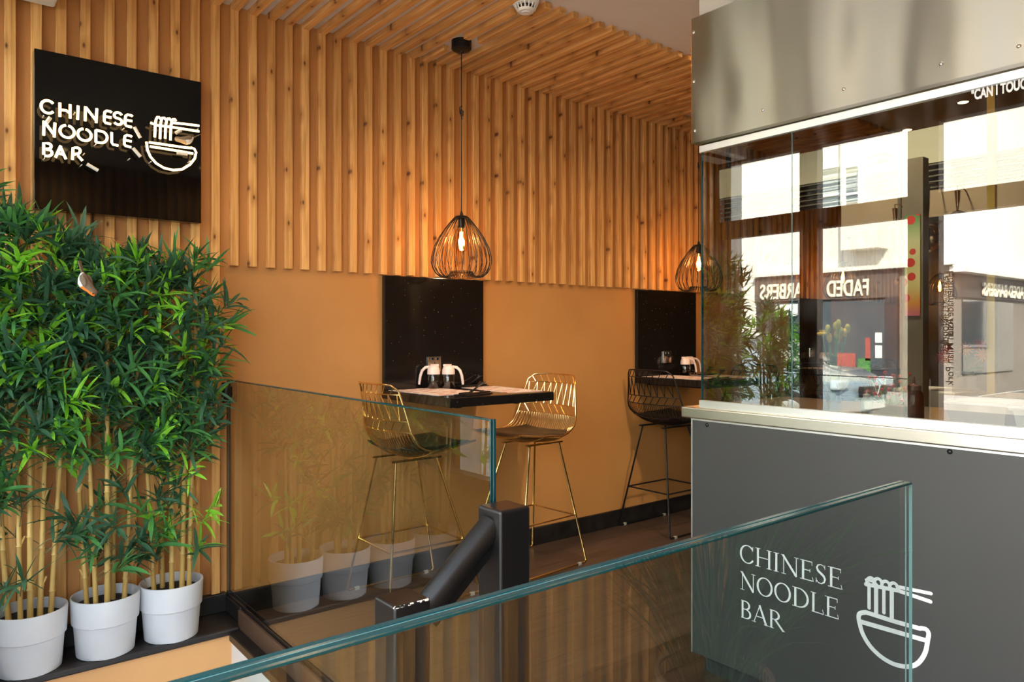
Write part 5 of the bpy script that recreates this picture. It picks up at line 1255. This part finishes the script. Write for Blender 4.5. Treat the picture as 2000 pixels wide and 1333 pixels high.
# second face of the corner building and the houses beyond
b = MB(); b.box(-25.5, FX-0.02, yc-0.06, yc, 2.1, 2.6); b.build('fascia_board', M['charcoal'], bl)
b = MB(); b.box(-25, FX-0.02, yc-0.02, yc, -0.1, 2.1); b.build('taupe_side', M['taupe'], bl)
b = MB(); b.box(-25.5, FX+0.1, yc-0.3, yc, 2.62, 2.74); b.build('cornice', M['render'], bl)
b = MB(); b.box(-16.2, FX-0.5, yc-0.05, yc, 0.4, 2.05); b.build('shop_window', M['pane'], bl)
sg = text_mesh('sign_letters', 'FADED BARBERS', 0.42, 0.02, M['sign_cream'], 0.9, 0.008); sg.parent = bl; sg.rotation_euler = (PI/2, 0, 0); sg.location = (-4.3, yc-0.09-12, 2.17)
hb = thing('house', (-27, -8, 0), 'cream house farther down the side street across the road', 'building')
b = MB(); b.box(-36, -26, -30, 0.5, -0.14, 8.5); b.build('wall', M['render'], hb)
for i in range(6):
    for z in (0.9, 3.9):
        fr_ = MB(); y = -1.5-3.2*i; fr_.box(-26.0, -25.92, y-0.65, y+0.65, z-0.1, z+1.7); w_ = fr_.build('window_frame', M['white'], hb)
        g = MB(); g.box(-25.93, -25.90, y-0.52, y+0.52, z, z+1.6); g.build('window_glazing', M['pane'], w_)
# satellite box on the wall, kerb items
# car
t = thing('parked_car', (-6, 5.5, 0), 'grey parked car across the road, seen reflected in the kitchen glass', 'car')
cx0, cx1 = XR-11.4, XR-9.7; yf = 4.95-D; L = 4.1
side = [(0.0, 0.30), (0.02, 0.55), (0.12, 0.72), (0.55, 0.86), (1.05, 0.94), (1.75, 1.36), (2.3, 1.47), (3.0, 1.45), (3.65, 1.15), (4.0, 0.98), (4.08, 0.6), (4.05, 0.30)]
b = MB(); NS = 7; vs = []; fs = []
for k in range(NS):
    q = k/(NS-1)*2-1
    for (yy, zz) in side:
        inw = 0.10*max(0, (zz-0.9)/0.55); nose = 0.22*(q*q)*max(0, 1-yy/0.6)
        vs.append(((cx0+cx1)/2+q*((cx1-cx0)/2-inw), yf+yy+nose, zz-0.10-0.05*q*q*(zz > 0.9)))
m_ = len(side)
for k in range(NS-1):
    for i in range(m_): fs.append((k*m_+i, k*m_+(i+1) % m_, (k+1)*m_+(i+1) % m_, (k+1)*m_+i))
fs.append(tuple(range(m_-1, -1, -1))); fs.append(tuple((NS-1)*m_+i for i in range(m_)))
b.add(vs, fs); b.build('car_body', M['car'], t, smooth=True, bevel=0.02)
b = MB(); b.hexa([(cx0+0.12, yf+1.06, 0.845), (cx1-0.12, yf+1.06, 0.845), (cx1-0.2, yf+1.70, 1.235), (cx0+0.2, yf+1.70, 1.235), (cx0+0.12, yf+1.03, 0.875), (cx1-0.12, yf+1.03, 0.875), (cx1-0.2, yf+1.67, 1.265), (cx0+0.2, yf+1.67, 1.265)])
b.build('windscreen', M['pane'], t)
for sx, xx in ((-1, cx0+0.06), (1, cx1-0.06)):
    b = MB(); b.hexa([(xx, yf+1.25, 0.86), (xx+0.03*sx, yf+1.25, 0.86), (xx+0.03*sx, yf+3.45, 0.90), (xx, yf+3.45, 0.90), (xx-0.04*sx, yf+1.85, 1.24), (xx-0.02*sx, yf+1.85, 1.24), (xx-0.02*sx, yf+3.1, 1.22), (xx-0.04*sx, yf+3.1, 1.22)]); b.build('side_window', M['pane'], t)
    b = MB(); b.box(min(xx-0.22*sx, xx-0.02*sx)-0.05, max(xx-0.22*sx, xx-0.02*sx)+0.05, yf+0.10, yf+0.24, 0.52, 0.66); b.build('headlamp', M['lamp_glass'], t, bevel=0.03)
    for yw in (0.78, 3.25):
        b = MB(); b.lathe([(0.20, -0.09), (0.30, -0.10), (0.31, -0.06), (0.31, 0.06), (0.30, 0.10), (0.20, 0.09)], (xx+0.0*sx, yf+yw, 0.17), 28, axis='x'); w_ = b.build('wheel', M['tyre'], t, smooth=True)
        b = MB(); b.lathe([(0.0005, -0.105), (0.19, -0.102), (0.19, 0.102), (0.0005, 0.105)], (xx, yf+yw, 0.17), 20, axis='x', cap=False); b.build('hub_cap', M['chrome'], w_, smooth=True)
b = MB(); b.box((cx0+cx1)/2-0.36, (cx0+cx1)/2+0.36, yf-0.01, yf+0.06, 0.42, 0.56); g_ = b.build('grille', M['black_pl'], t, bevel=0.01)
b = MB(); xm = (cx0+cx1)/2; b.tube([(xm-0.09, yf-0.03, 0.56), (xm, yf-0.03, 0.43), (xm+0.09, yf-0.03, 0.56)], 0.012, 6); b.build('emblem', M['chrome'], g_, smooth=True)
b = MB(); b.box(xm-0.26, xm+0.26, yf-0.02, yf+0.05, 0.24, 0.35); b.build('number_plate', M['white'], t)
# vinyl on the shopfront glass, read the right way round in the reflection
for i, (s_, u, v, sz, mm) in enumerate((('Homemade Iced', 1862, 528, 0.062, 'white'), ('Tea', 1852, 528, 0.062, 'white'), ('自制冰红茶', 1852, 548, 0.052, 'yellow'), ('Asian Milan Pork', 1862, 622, 0.062, 'white'), ('Noodles', 1852, 622, 0.062, 'white'), ('亚洲面', 1852, 662, 0.052, 'yellow'))):
    q = at_x(u, v, XR+0.13); tx = text_mesh('vinyl_lettering', s_, sz, 0.0003, M[mm], 0.95, 0.0003)
    tx.matrix_world = Matrix.Translation((-0.128, q.y, q.z)) @ Matrix(((0, 0, -1, 0), (0, 1, 0, 0), (-1, 0, 0, 0), (0, 0, 0, 1)))
    tag(tx, ('white' if mm == 'white' else 'yellow')+' vertical window lettering reading '+s_, 'window lettering', 'vinyl lettering on the shopfront')
b = MB(); qa = at_x(1845, 520, XR+0.13); qb = at_x(1872, 790, XR+0.13); b.box(-0.134, -0.131, qb.y-0.02, qa.y+0.02, 0.55, 2.02)
